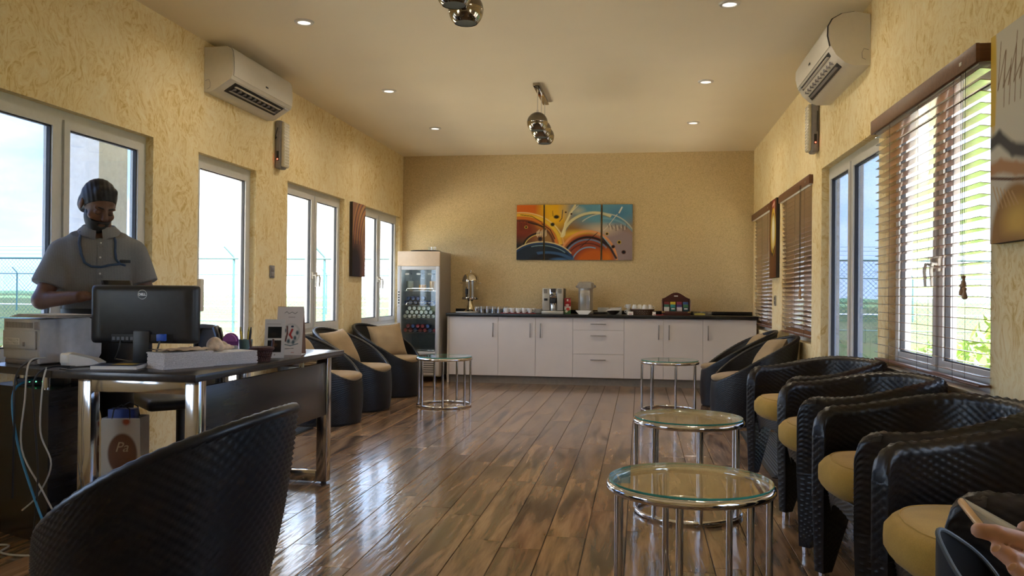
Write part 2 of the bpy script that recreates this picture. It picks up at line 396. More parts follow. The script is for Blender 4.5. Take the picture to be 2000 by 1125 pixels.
def window(n, side, hole, splits, pane_mat, handles=True, label='', is_door=False, inset=.055):
    """aluminium window in the wall: outer frame, a sash for each light with its pane and lever"""
    xi, s = (XL, -1) if side == 'L' else (XR, 1)
    y0, y1, z0, z1 = hole
    root = thing(('door_%d' if is_door else 'window_%d') % n, label, 'door' if is_door else 'window', (xi+s*inset, (y0+y1)/2, z0), kind='structure')
    cy = (y0+y1)/2; W, H = (y1-y0)/2, z1-z0
    def X(a, b): return (min(s*a, s*b), max(s*a, s*b))
    fw = .05
    f = MB(); xa, xb = X(0, .07)
    f.box(xa, xb, -W, W, H-fw, H); f.box(xa, xb, -W, W, 0, fw*.9); f.box(xa, xb, -W, -W+fw, fw*.9, H-fw); f.box(xa, xb, W-fw, W, fw*.9, H-fw)
    edges = [-W+fw] + [q-cy for q in splits] + [W-fw]
    for q in edges[1:-1]: f.box(xa, xb, q-.022, q+.022, fw*.9, H-fw)
    obj('frame', f, M['upvc'], root, smooth=False)
    for i in range(len(edges)-1):
        a = edges[i]+(.024 if i else .002); b = edges[i+1]-(.024 if i < len(edges)-2 else .002)
        zb, zt = fw*.9+.002, H-fw-.002; sw = .048
        sx0, sx1 = X(-.012, .045)
        sm = MB(); sm.box(sx0, sx1, a, b, zt-sw, zt); sm.box(sx0, sx1, a, b, zb, zb+sw*(1.6 if is_door else 1)); sm.box(sx0, sx1, a, a+sw, zb+sw*(1.6 if is_door else 1), zt-sw); sm.box(sx0, sx1, b-sw, b, zb+sw*(1.6 if is_door else 1), zt-sw)
        so = obj('sash', sm, M['upvc'], root, smooth=False)
        zb2 = zb+sw*(1.6 if is_door else 1)
        g = MB(); gx0, gx1 = X(-.001, .022); q = .007
        g.box(gx0, gx1, a+sw, a+sw+q, zb2, zt-sw); g.box(gx0, gx1, b-sw-q, b-sw, zb2, zt-sw); g.box(gx0, gx1, a+sw+q, b-sw-q, zb2, zb2+q); g.box(gx0, gx1, a+sw+q, b-sw-q, zt-sw-q, zt-sw)
        obj('gasket', g, M['gasket'], so, smooth=False)
        px0, px1 = X(.012, .018)
        obj('pane', MB().box(px0, px1, a+sw+.003, b-sw-.003, zb2+.003, zt-sw-.003), pane_mat, so, smooth=False)
        if handles:
            hy = b-sw/2 if i < len(edges)-2 else a+sw/2
            if len(edges) == 2: hy = b-sw/2
            hz = H*.40 if not is_door else 1.02
            h = MB(); h.rbox(*X(-.03, -.011), hy-.012, hy+.012, hz-.035, hz+.035, .004)
            h.tube([(-s*.028, hy, hz), (-s*.052, hy, hz+.004), (-s*.056, hy+.01, hz-.03), (-s*.05, hy+.012, hz-.11)], [.009, .009, .009, .007], 8)
            obj('handle', h, M['acwhite'], so)
    return root
window(1, 'L', WL[1], [4.245], M['skydim'], True, 'wide white-framed window behind the standing clerk')
d2 = window(2, 'L', WL[2], [], M['glass'], False, 'tall narrow glazed door beside the desk, left wall', True)
hb = MB(); hb.rbox(.0, .075, -.445, -.395, .98, 1.22, .008); obj('pull_handle', hb, M['acwhite'], d2)
window(3, 'L', WL[3], [7.925], M['glass'], True, 'white two-light window above the egg chairs, next to the switch')
window(4, 'L', WL[4], [10.0], M['glass'], True, 'white two-light window nearest the drinks fridge')
window(5, 'L', WL[5], [1.7], M['glass'], False, 'added unseen window in the left wall beside the viewer, for more daylight')  # out of view, added to let more daylight into the room
window(6, 'R', WR[6], [4.40], M['glass'], True, 'white window behind the raised open slats of the nearest blind')
window(7, 'R', WR[7], [6.16], M['tint'], False, 'tall blue-tinted glazed sliding door in the right wall', True, inset=.058)
window(8, 'R', WR[8], [8.0], M['glass'], False, 'window behind the middle closed wooden blind', inset=.072)
window(9, 'R', WR[9], [10.1], M['glass'], False, 'window behind the farthest closed wooden blind', inset=.072)
window(10, 'R', WR[10], [1.55], M['glass'], False, 'added unseen window in the right wall beside the viewer, for more daylight')  # out of view, added to light the near end and the hand
for n, (s, h) in enumerate([('L', WL[1]), ('L', WL[3]), ('L', WL[4]), ('R', WR[6])], 1):
    x0, x1 = (XL-.055, XL+.012) if s == 'L' else (XR-.012, XR+.055)
    struct('trim_%d' % n, MB().rbox(x0, x1, h[0]-.0, h[1]+.0, h[2]-.022, h[2]+.002, .004), M['upvc'], ['pale sill of the window behind the clerk', 'pale sill of the window above the egg chairs', 'pale sill of the window by the fridge', 'pale sill below the nearest blind'][n-1], 'window sill')

# ------------------------------------------------------------------ wooden venetian blinds on the right wall
def blind(y0, y1, ztop, zbot, pitch, tilt, label, cords=True, hole=None):
    root = thing('venetian_blind', label, 'blind', (XR, (y0+y1)/2, zbot), group='wooden blinds on the right wall')
    W, H = (y1-y0)/2, ztop-zbot; dx = 0 if hole is None else .046; vx = 0 if hole is None else .044
    val = obj('valance', MB().rbox(-.078+vx, -.062+vx, -W-.012, W+.012, H-.078, H, .003).box(-.062+vx, -.002, W-.003, W+.010, H-.076, H-.002).box(-.062+vx, -.002, -W-.010, -W+.003, H-.076, H-.002), M['blindlight'], root)
    obj('badge', MB().rbox(-.0795+vx, -.0775+vx, -W+.14, -W+.165, H-.05, H-.036, .0006), M['steel'], val)
    if hole is not None: W = (hole[1]-hole[0])/2; root_y = (hole[0]+hole[1])/2-(y0+y1)/2
    else: root_y = 0
    obj('head_rail', MB().rbox(-.056+vx*.6, -.004, -W+.02, W-.01, H-.082, H-.03, .004), M['acwhite'], root)
    if hole is not None: W -= .004
    n = int((H-.10)/pitch)
    sl = MB(); sl.rbox(-.0245, .0245, -W+.006, W-.006, -.0014, .0014, .0012, 1)
    me = sl.mesh('slat'); me.materials.append(M['blind'])
    for i in range(n):
        o = link('slat', me, None, root, (-.030+dx, root_y, H-.10-i*pitch)); o.rotation_euler = (0, tilt, 0)
    zl = H-.10-n*pitch
    obj('bottom_rail', MB().rbox(-.055+dx, -.006+dx, root_y-W+.006, root_y+W-.006, zl+.004, zl+.014, .003), M['blindlight'], root)
    for yy in (-W*.62, 0, W*.62):
        lad = MB(); lad.tube([(-.0555+dx, yy, H-.06), (-.0555+dx, yy, zl)], .0009, 5); lad.tube([(-.0045+dx, yy, H-.06), (-.0045+dx, yy, zl)], .0009, 5)
        obj('ladder_cord', lad, M['cord'], root)
    if cords:
        c = MB(); yy = -W+.13
        for k, dy in enumerate((0, .02, .036)):
            c.tube([(-.066-.002*k, yy+dy, H-.07), (-.067-.002*k, yy+dy*.8+.003, H*.6), (-.068-.002*k, yy+dy*.5, H*.31)], .0013, 5)
        co = obj('pull_cord', c, M['cord'], root)
        for k, (dy, dz) in enumerate(((.0, .02), (.022, -.015), (-.012, -.03))):
            t = MB().lathe([(.004, .03), (.010, .024), (.006, .012), (.011, -.004), (.012, -.018), (.004, -.022)], 10, (-.069, yy+dy, H*.30+dz)); obj('tassel', t, plain('pale_wood_tassel', (.42, .27, .16, 1), .5), co)
    return root
blind(3.62, 5.16, 2.165, .752, .0465, 0.10, 'open brown wooden blind nearest the viewer, slats level over bright window')
blind(7.225, 8.76, 2.15, .735, .0425, 1.0, 'closed brown wooden blind between the blue door and the narrow painting', hole=WR[8])
blind(9.345, 10.84, 2.15, .735, .0425, 1.0, 'closed brown wooden blind in the far corner by the counter', False, hole=WR[9])

# ------------------------------------------------------------------ outdoors
def ground_mat():
    t = NT('dry_grass_ground'); v = t.coords('Object')
    a = t.noise(v, .35, 5, .6); b = t.noise(v, 9, 5, .7)
    c1 = t.ramp(a, [(.35, (.085, .09, .032, 1)), (.5, (.06, .088, .024, 1)), (.65, (.11, .095, .048, 1))])
    t.color(t.mix(t.ramp(b, [(.35, (.0,.0,.0,1)), (.7, (.55,.55,.55,1))]), c1, (.13, .12, .06, 1))); t.set(Roughness=.95, Specular_IOR_Level=.1); t.bump(b, .4, .05); return t.m
gm = MB()
gm.add([(-320, -60, -.16), (320, -60, -.16), (320, 300, -.16), (-320, 300, -.16)], [(0,1,2,3)])
struct('ground', gm, ground_mat(), 'flat dry grassland outside the windows', 'ground')
struct('trim_5', MB().box(XL-6.5, XL-T, YF-4, YB+3, -.158, -.13), plain('sandy_bounce_apron', (.68, .58, .43, 1), .9), 'unseen pale sandy apron added outside the left wall to bounce light', 'bounce ground')  # unseen pale ground, added to throw daylight up onto the ceiling
struct('trim_6', MB().box(XR+T, XR+6.0, YF-4, YB+3, -.158, -.13), plain('gravel_bounce_apron', (.36, .29, .22, 1), .9), 'unseen sandy gravel apron added outside the right wall to bounce light', 'bounce ground')  # added ground too, kept darker for a weaker bounce on this side
col_ = struct('trim_7', MB().box(-.18, .18, -.18, .18, 0, ZC+.125).box(-.215, .215, -.215, .215, 0, .10), plain('white_render', (.78, .78, .80, 1), .8), 'square white veranda column outside the clerk window', 'column')
col_.location = (-4.30, 6.0, -.13)
rd = struct('trim_8', MB().box(-300, 300, 62, 67, -.159, -.14), plain('pale_dirt_road', (.52, .46, .40, 1), .95), 'pale dirt road far beyond the fence', 'road')
def ridge(name, y, h, w, seed, mat, label):
    r = np.random.default_rng(seed); xs = np.arange(-300, 301, 2.0); top = h*(.75+.5*r.random(len(xs)))
    G = [[(x, y-w, -.17), (x, y-w*.6, t*.8-.16), (x, y, t-.16), (x, y+w, -.17)] for x, t in zip(xs, top)]
    o = obj(name, MB().grid(G), mat); tag(o, label, 'scrub', kind='stuff'); return o
ridge('distant_scrub', 235, .85, 9, 3, plain('distant_green_scrub', (.10, .17, .07, 1), .95, var=.4, scale=.2), 'low green scrub along the far horizon')
ridge('mid_scrub', 120, .25, 7, 5, plain('mid_green_scrub', (.17, .24, .08, 1), .95, var=.4, scale=.3), 'low olive scrub across the middle of the field')
M['fence'] = plain('green_fence_steel', (.05, .13, .13, 1), .5)
def fence(y, x0, x1, step, hr, label, mesh_pitch):
    root = thing('chain_link_fence', label, 'fence', (0, y, -.16))
    pm = MB(); pm.cyl((0, 0, 0), (0, 0, hr), .042, n=10); pm.tube([(0, 0, hr-.01), (0, 0, hr+.03), (-.30, -.05, hr+.36)], .036, 8)
    me = pm.mesh('post'); me.materials.append(M['fence'])
    x = x0
    while x <= x1: link('post', me, None, root, (x, 0, 0)); x += step
    obj('top_rail', MB().cyl((x0, -.03, hr-.03), (x1, -.03, hr-.03), .028, n=8), M['fence'], root)
    obj('bottom_rail', MB().cyl((x0, -.03, .35), (x1, -.03, .35), .014, n=6), M['fence'], root)
    for k in range(3):
        w = MB(); f_ = .3+.33*k; w.tube([(x0-.3*f_, -.05*f_, hr+.36*f_), (x1-.3*f_, -.05*f_, hr+.36*f_)], .006, 4)
        obj('barbed_wire', w, M['fence'], root)
    V, F = [], []
    H = hr-.05
    def seg(xa, za, xb, zb, t=.006):
        n = len(V); V.extend([(xa-t, -.03, za), (xa+t, -.03, za), (xb+t, -.03, zb), (xb-t, -.03, zb)]); F.append((n, n+1, n+2, n+3))
    q = x0-H
    while q < x1:
        a, b = max(q, x0), min(q+H, x1)
        if b > a: seg(a, a-q, b, b-q); seg(a, H-(a-q), b, H-(b-q))
        q += mesh_pitch
    mo = obj('wire_mesh', MB().add(V, F), M['fence'], root, smooth=False); mo['kind'] = 'stuff'
    return root
fence(24.6, -30.7, 28.0, 3.0, 2.35, 'tall green chain-link fence with angled barbed-wire posts', .13)
fence(46.0, -50, 44, 4.0, 2.3, 'second chain-link fence farther out in the field', .30)
def shrub(name, loc, rx, ry, h, nleaf, seed, label, col):
    r = np.random.default_rng(seed); root = thing(name, label, 'shrub', loc)
    st = MB()
    for k in range(7):
        a = 2*PI*k/7; st.tube([(0, 0, 0), (rx*.3*math.cos(a), ry*.3*math.sin(a), h*.45), (rx*.65*math.cos(a+.3), ry*.65*math.sin(a+.3), h*.85)], [.018, .012, .005], 6)
    obj('stem', st, plain('shrub_bark_%d' % seed, (.16, .10, .06, 1), .9), root)
    V, F = [], []
    for i in range(nleaf):
        d = r.normal(size=3); d /= np.linalg.norm(d); q = r.random()**.35
        c = np.array([d[0]*rx*q, d[1]*ry*q, h*.52+d[2]*h*.48*q]); u = r.normal(size=3); u /= np.linalg.norm(u); w = np.cross(u, r.normal(size=3)); w /= np.linalg.norm(w); L = .05+.035*r.random()
        n = len(V); V += [tuple(c-u*L), tuple(c+w*L*.35), tuple(c+u*L), tuple(c-w*L*.35)]; F.append((n, n+1, n+2, n+3))
    fo = obj('foliage', MB().add(V, F), plain('leaf_%d' % seed, col, .5, var=.35, scale=3), root, smooth=False); fo['kind'] = 'stuff'
shrub('leafy_shrub', (3.55, 7.3, -.16), .95, 1.5, 1.25, 3200, 11, 'bright green leafy shrub right outside the nearest blind', (.22, .36, .06, 1))
shrub('leafy_shrub', (3.7, 10.2, -.16), .7, 1.1, .80, 1200, 12, 'low green shrub beyond the blue glazed door', (.16, .28, .06, 1))
shrub('garden_bush', (-9.6, 12.2, -.16), .6, .6, .62, 500, 13, 'small yellowish bush on the grass by the clerk window', (.34, .27, .10, 1))
# ================================================================== painted prints
class Paint:
    """a small raster in its own drawing units, turned into point colours of a panel"""
    def __init__(s, W, H, step, base):
        s.W, s.H = W, H; nx, ny = int(W/step)+1, int(H/step)+1
        s.x, s.y = np.meshgrid(np.linspace(0, W, nx), np.linspace(0, H, ny)); s.c = np.zeros((ny, nx, 3)); s.c[:] = srgb(*base)[:3]
    def put(s, a, col):
        a = np.clip(a, 0, 1)[..., None]; s.c = s.c*(1-a)+np.array(srgb(*col)[:3])*a; return s
    def blob(s, cx, cy, rx, ry, col, soft=.3, al=1.0):
        d = np.hypot((s.x-cx)/rx, (s.y-cy)/ry); return s.put((1-(d-1+soft)/soft)*al, col)
    def disc(s, cx, cy, rx, ry, col): return s.blob(cx, cy, rx, ry, col, .08)
    def arc(s, cx, cy, rx, ry, w, col, a0=-180, a1=180, al=1.0, soft=.5):
        d = np.hypot((s.x-cx)/rx, (s.y-cy)/ry); ang = np.degrees(np.arctan2(-(s.y-cy)/ry, (s.x-cx)/rx))
        t = np.abs(d-1)*min(rx, ry)/w; m = np.clip((1-t)/soft, 0, 1)*((ang >= a0) & (ang <= a1)); return s.put(m*al, col)
    def line(s, pts, w, col, al=1.0):
        for (xa, ya), (xb, yb) in zip(pts[:-1], pts[1:]):
            L2 = (xb-xa)**2+(yb-ya)**2+1e-9; t = np.clip(((s.x-xa)*(xb-xa)+(s.y-ya)*(yb-ya))/L2, 0, 1)
            d = np.hypot(s.x-xa-t*(xb-xa), s.y-ya-t*(yb-ya)); s.put(np.clip((w-d)/(w*.6), 0, 1)*al, col)
        return s
    def rect(s, x0, y0, x1, y1, col, al=1.0): return s.put(((s.x >= x0) & (s.x <= x1) & (s.y >= y0) & (s.y <= y1))*al, col)
    def cut(s, x0, x1):
        k = (s.x[0] >= x0) & (s.x[0] <= x1); q = object.__new__(Paint); q.x, q.y, q.c = s.x[:, k]-x0, s.y[:, k], s.c[:, k]; q.W, q.H = x1-x0, s.H; return q
    def panel(s, name, w, h, parent, Mx, mat=None):
        """front face in local x (0..w) and z (0..h), facing -y"""
        X = s.x/s.W*w; Z = h-s.y/s.H*h; ny, nx = X.shape
        V = np.stack([X, 0*X, Z], -1).reshape(-1, 3); idx = np.arange(nx*ny).reshape(ny, nx)
        F = np.stack([idx[1:, :-1], idx[1:, 1:], idx[:-1, 1:], idx[:-1, :-1]], -1).reshape(-1, 4)
        me = bpy.data.meshes.new(name); me.from_pydata([tuple(Mx @ Vector(p)) for p in V], [], [tuple(map(int, q)) for q in F]); me.update()
        at = me.color_attributes.new('Col', 'FLOAT_COLOR', 'POINT')
        at.data.foreach_set('color', np.concatenate([s.c.reshape(-1, 3), np.ones((nx*ny, 1))], 1).astype(np.float32).ravel())
        me.color_attributes.active_color = at
        return link(name, me, mat or M['paint'], parent)
M['canvasedge'] = plain('dark_canvas_edge', (.03, .022, .02, 1), .7)

# ------------------------------------------------------------------ three-part painting over the counter (drawing units 1495 x 728)
p = Paint(1495, 728, 5.0, (150, 110, 60))
p.blob(60, 60, 520, 330, (214, 104, 24), .7); p.blob(30, 330, 380, 240, (124, 48, 28), .6); p.blob(500, 60, 260, 300, (232, 178, 24), .45); p.blob(330, 200, 120, 160, (226, 150, 30), .9, .8)
p.blob(0, 700, 420, 330, (22, 22, 28), .5)
p.blob(1150, 60, 620, 330, (96, 152, 176), .5); p.blob(1330, 120, 300, 160, (60, 112, 158), .8, .6); p.blob(800, 80, 120, 70, (206, 196, 160), .9, .7)
p.blob(1300, 560, 420, 330, (150, 132, 134), .4); p.blob(1100, 330, 300, 110, (200, 182, 158), .8, .8)
for k, (r, cl, w) in enumerate([(520, (240, 200, 60), 26), (470, (214, 120, 40), 22), (430, (90, 40, 26), 16), (560, (236, 214, 150), 10)]):
    p.arc(60, 560, r, r*.82, w, cl, 5, 100, .85)
p.arc(330, 560, 240, 190, 14, (30, 20, 18), 90, 175); p.arc(330, 566, 226, 176, 5, (226, 206, 110), 90, 175)
p.blob(800, 430, 300, 120, (226, 180, 48), .5, .95); p.blob(860, 480, 330, 110, (196, 96, 50), .5, .8)
p.blob(930, 760, 360, 400, (142, 62, 36), .12); p.arc(930, 760, 370, 410, 18, (222, 150, 90), 0, 180, .9); p.arc(930, 760, 330, 330, 18, (26, 22, 26), 35, 150); p.arc(930, 770, 312, 310, 12, (96, 128, 158), 40, 150); p.arc(930, 780, 285, 270, 12, (96, 40, 30), 20, 150)
p.blob(1010, 800, 270, 250, (190, 92, 22), .25); p.arc(950, 800, 230, 240, 10, (120, 156, 184), 70, 165); p.blob(1180, 700, 120, 180, (206, 112, 26), .7, .8)
p.blob(330, 800, 450, 320, (28, 40, 54), .08); p.blob(420, 800, 330, 200, (22, 22, 30), .3); p.arc(330, 800, 440, 310, 10, (214, 196, 150), 30, 150); p.arc(330, 800, 425, 292, 14, (30, 60, 96), 20, 150); p.arc(330, 800, 400, 262, 8, (120, 150, 160), 40, 110, .8); p.arc(400, 830, 380, 200, 22, (56, 96, 140), 20, 110, .7); p.blob(560, 730, 150, 40, (70, 116, 168), .8)
p.arc(1010, 480, 420, 370, 26, (222, 212, 160), 60, 172, .9); p.arc(1010, 480, 400, 352, 6, (80, 90, 90), 60, 160, .8); p.arc(1130, 560, 430, 440, 9, (206, 206, 190), 10, 130, .8); p.arc(1120, 600, 470, 420, 16, (120, 166, 190), 8, 90, .7)
p.line([(620, 400), (640, 250), (700, 110), (760, 10)], 20, (222, 210, 160)); p.line([(600, 390), (630, 240), (720, 90), (800, 10)], 5, (240, 232, 200)); p.line([(1100, 420), (1210, 560), (1290, 700)], 20, (40, 34, 40)); p.line([(1110, 410), (1230, 560)], 7, (150, 180, 196))
p.line([(1360, 40), (1325, 110)], 12, (226, 220, 200)); p.line([(1300, 130), (1170, 300), (1130, 340)], 6, (210, 204, 190)); p.line([(1050, 370), (830, 560)], 6, (40, 20, 20)); p.line([(50, 130), (200, 150), (330, 230)], 6, (70, 30, 20)); p.line([(330, 250), (440, 330), (500, 450)], 9, (40, 24, 20)); p.line([(150, 230), (260, 260), (350, 290)], 12, (36, 26, 18))
for q in range(9): p.line([(260+q*16, 410+(q % 2)*14), (270+q*15, 350-(q % 3)*12)], 5, (232, 214, 180))
for q in range(11): p.line([(1200+q*22, 300+(q*37 % 50)), (1180+q*24, 250+(q*53 % 40))], 4, (230, 214, 190) if q % 2 else (60, 40, 36))
for q in range(5): p.line([(40+q*22, 210+(q*31 % 60)), (46+q*20, 330)], 4, (70, 26, 20))
p.blob(480, 190, 62, 44, (236, 186, 30), .2); p.blob(520, 160, 44, 30, (40, 30, 16), .4); p.blob(470, 260, 34, 30, (36, 30, 16), .4); p.line([(470, 80), (474, 150)], 4, (60, 40, 20)); p.line([(600, 70), (590, 180), (560, 220)], 7, (50, 60, 70))
for (x, y, r_) in [(125, 295, 15), (310, 452, 24), (1172, 385, 15), (1252, 552, 17), (1328, 495, 18), (1386, 624, 20), (712, 122, 9), (640, 100, 8)]:
    p.disc(x, y, r_*1.5, r_*1.4, (206, 170, 60) if r_ in (15, 18) else (100, 60, 50)); p.disc(x, y, r_, r_, (18, 14, 16))
TX0, TX1, TZ0, TZ1 = -1.628, -.112, 1.581, 2.305
names = ['orange and black left canvas of the abstract painting over the counter', 'yellow, blue and rust middle canvas of the abstract painting', 'pale blue and grey right canvas of the abstract painting']
for (u0, u1), lb in zip(((0, 352), (368, 1092), (1112, 1495)), names):
    w = (u1-u0)/1495*(TX1-TX0); h = TZ1-TZ0
    r_ = thing('painting_canvas', lb, 'painting', (TX0+u0/1495*(TX1-TX0), YB-.002, TZ0), group='three canvases of the abstract painting')
    obj('stretcher', MB().box(0, w, -.034, 0, 0, h), M['canvasedge'], r_, smooth=False)
    p.cut(u0, u1).panel('painted_front', w, h, r_, Matrix.Translation((0, -.0355, 0)))
# ------------------------------------------------------------------ paintings on the side walls
def side_canvas(side, y0, y1, z0, z1, pt, label, th=.035):
    s = 1 if side == 'L' else -1; x = XL if side == 'L' else XR
    r_ = thing('painting_canvas', label, 'painting', (x, (y0+y1)/2, z0)); w, h = y1-y0, z1-z0
    obj('stretcher', MB().box(*sorted((.002*s, th*s)), -w/2, w/2, 0, h), M['canvasedge'], r_, smooth=False)
    Mx = Matrix.Translation((s*(th+.0012), -w/2 if s > 0 else w/2, 0)) @ Matrix.Rotation(PI/2 if s > 0 else -PI/2, 4, 'Z')
    pt.panel('painted_front', w, h, r_, Mx)
q = Paint(100, 196, 1.2, (150, 110, 96)); q.blob(20, 170, 70, 90, (26, 24, 40), .5); q.blob(80, 30, 60, 50, (176, 140, 110), .7)
for k in range(9): q.arc(130, 110, 60+k*9, 85+k*8, 2.2, [(206, 160, 100), (96, 40, 60), (200, 120, 70), (70, 30, 60)][k % 4], 90, 180, .9); q.arc(130, 100, 62+k*9, 80+k*8, 2, (60, 24, 50), -180, -90, .8)
side_canvas('L', 8.83, 9.26, 1.31, 2.138, q, 'narrow mauve and brown swirl painting between the left windows')
q = Paint(100, 180, 1.2, (96, 50, 22)); q.blob(55, 75, 32, 46, (216, 196, 130), .25); q.blob(55, 70, 20, 34, (240, 232, 205), .4); q.blob(60, 16, 30, 22, (150, 30, 26), .5); q.arc(55, 75, 34, 50, 5, (206, 170, 30)); q.line([(45, 14), (70, 8), (74, 30)], 4, (230, 190, 170)); q.blob(30, 150, 60, 40, (110, 66, 26), .6); q.line([(20, 120), (50, 128), (80, 110)], 5, (60, 26, 16))
side_canvas('R', 8.885, 9.33, 1.325, 2.15, q, 'narrow brown painting with pale oval between the closed blinds')
q = Paint(120, 110, .6, (205, 200, 190)); q.rect(0, 0, 6, 48, (206, 166, 40)); q.blob(4, 20, 5, 40, (212, 176, 60), .4)
q.line([(0, 57), (12, 55), (30, 64), (60, 70), (120, 66)], 5, (60, 58, 62)); q.line([(0, 71), (14, 70), (34, 74), (70, 80), (120, 76)], 5, (176, 130, 90)); q.line([(0, 75), (30, 79), (80, 84)], 1.2, (90, 56, 36))
q.blob(34, 112, 36, 34, (150, 108, 50), .15); q.blob(36, 100, 26, 14, (206, 168, 80), .8); q.blob(30, 120, 30, 16, (110, 62, 40), .6)
for k in range(7): q.line([(14+k*7, 6+k % 3*6), (10+k*7, 30), (20+k*7, 12+k % 2*9), (18+k*7, 40)], .8, (120, 86, 56), .8)
for k in range(6): q.line([(4+k*5, 80+k), (12+k*5, 92)], .8, (190, 150, 100), .9)
side_canvas('R', 2.75, 3.556, 1.345, 2.165, q, 'large white and brown abstract canvas at the right edge', .04)

# ------------------------------------------------------------------ switches
for side, y, z, lb in (('L', 6.87, 1.305, 'grey double light switch on the left wall beside the glazed door'), ('R', 9.12, 1.085, 'steel light switch below the narrow painting')):
    s = 1 if side == 'L' else -1
    r_ = thing('light_switch', lb, 'switch', (XL if side == 'L' else XR, y, z))
    obj('plate', MB().rbox(*sorted((s*.001, s*.011)), -.045, .045, -.055, .055, .004), M['greymid' if side == 'L' else 'steel'], r_)
    for k in (-1, 1): obj('rocker', MB().rbox(*sorted((s*.009, s*.016)), -.032, .032, k*.022-.017, k*.022+.017, .003), M['greymid' if side == 'L' else 'greysteel'], r_)
# ------------------------------------------------------------------ air conditioners
def air_conditioner(side, y0, y1, prof, panel_from, label, slot, nl):
    s = 1 if side == 'L' else -1; x = XL if side == 'L' else XR
    r_ = thing('air_conditioner', label, 'air conditioner', (x, y0, 0)); L = y1-y0
    P = [(s*d, z) for d, z in prof]
    def pr(pts, a, b):
        n = len(pts); V = [(q[0], a, q[1]) for q in pts]+[(q[0], b, q[1]) for q in pts]
        return MB().add(V, [(i, (i+1) % n, n+(i+1) % n, n+i) for i in range(n)]+[tuple(range(n)), tuple(range(n, 2*n))])
    obj('body', pr(P, .0, L), M['acwhite'], r_, angle=25)
    off = [(s*(d*1.0+(.006 if d > .1 else 0)), z+(.004 if z > 2.9 else 0)) for d, z in prof[panel_from[0]:panel_from[1]]]
    inner = [(s*(d-.012), z) for d, z in reversed(prof[panel_from[0]:panel_from[1]])]
    obj('front_panel', pr(off+inner, .012, L-.012), M['acwhite'], r_, angle=25)
    obj('seam', MB().tube([(s*(d+.006), .010, z) for d, z in prof[panel_from[0]:panel_from[1]]], .004 if side == 'R' else .0012, 6), M['gasket'], r_)
    (da, za), (db, zb) = slot
    nx, nz = (zb-za), -(db-da); ln = math.hypot(nx, nz); nx, nz = nx/ln, nz/ln
    if nz > 0: nx, nz = -nx, -nz
    q = [(s*(da+nx*.004), za+nz*.004), (s*(db+nx*.004), zb+nz*.004), (s*(db-nx*.03), zb-nz*.03), (s*(da-nx*.03), za-nz*.03)]
    vo = obj('vent', pr(q, .10, L-.10), M['black'], r_, smooth=False)
    for k in range(nl):
        t = (k+.5)/nl; d, z = da+(db-da)*t+nx*.008, za+(zb-za)*t+nz*.008
        obj('louver', MB().rbox(s*d-.011, s*d+.011, .14, L-.14, z-.0025, z+.0025, .002), M['acwhite' if k else 'greymid'], vo)
    for k in range(10):
        yy = .16+(L-.32)*k/9; d, z = da+(db-da)*.5+nx*.005, za+(zb-za)*.5+nz*.005
        obj('vane', MB().box(s*d-.02, s*d+.02, yy-.002, yy+.002, z-.012, z+.006), M['greymid'], vo, smooth=False)
    fx = s*(max(d for d, z in prof)+.0068)
    obj('badge', MB().box(fx-.001*s, fx+.0006*s, L*.50, L*.50+.045, 2.752, 2.764), M['black'], r_, smooth=False)
    obj('display', MB().rbox(s*(db)-.012, s*(db)+.012, L-.11, L-.04, zb-.01, zb+.008, .003), M['greyplastic'], r_)
    obj('side_knockout', MB().tube([(s*.012, -.0015, 2.68), (s*.04, -.0015, 2.69), (s*.052, -.0015, 2.665), (s*.05, -.0015, 2.63), (s*.03, -.0015, 2.62)], .0016, 5), M['greymid'], r_)
    return r_
profL = [(.002, 2.60), (.002, 2.928), (.180, 2.930), (.205, 2.918), (.219, 2.895), (.226, 2.84), (.228, 2.77), (.224, 2.715), (.212, 2.692), (.190, 2.680), (.08, 2.612), (.05, 2.600)]
air_conditioner('L', 5.70, 6.755, profL, (2, 8), 'white air conditioner high on the left wall above the glazed door', ((.105, 2.6275), (.196, 2.6838)), 2)
profR = [(.002, 2.585), (.002, 2.905), (.09, 2.925), (.17, 2.915), (.225, 2.885), (.250, 2.84), (.252, 2.78), (.238, 2.715), (.205, 2.655), (.150, 2.605), (.10, 2.586)]
air_conditioner('R', 5.48, 6.60, profR, (2, 8), 'white air conditioner with open flap high on the right wall', ((.15, 2.603), (.232, 2.70)), 3)
def emergency_light(side, y0, y1, z0, z1, label):
    s = 1 if side == 'L' else -1; x = XL if side == 'L' else XR
    r_ = thing('emergency_light', label, 'emergency light', (x, y0, z0)); W, H = y1-y0, z1-z0
    obj('housing', MB().rbox(*sorted((s*.002, s*.062)), 0, W, 0, H, .018, 3), M['greymid'], r_)
    df = obj('diffuser', MB().rbox(*sorted((s*.058, s*.088)), .008, W-.006, .015, H-.015, .012, 3), plain('ribbed_diffuser_'+side, (.62, .58, .46, 1), .25), r_)
    rb = MB()
    for k in range(14): rb.box(*sorted((s*.086, s*.0905)), .014, W-.012, .04+k*(H-.08)/13-.004, .04+k*(H-.08)/13+.004)
    obj('rib', rb, M['acwhite'], df, smooth=False)
    sp = obj('switch_panel', MB().rbox(*sorted((s*.02, s*.042)), -.004, .006, H*.16, H*.36, .003), M['black'], r_)
    obj('indicator', MB().sphere((s*.031, -.005, H*.19), .006, 8, 6), emit_mat('red_indicator_'+side, (1, .06, .03, 1), 1.2), sp)
emergency_light('L', 6.90, 7.03, 2.215, 2.64, 'grey ribbed emergency light below the left air conditioner')
emergency_light('R', 6.98, 7.12, 2.295, 2.70, 'grey ribbed emergency light below the right air conditioner')
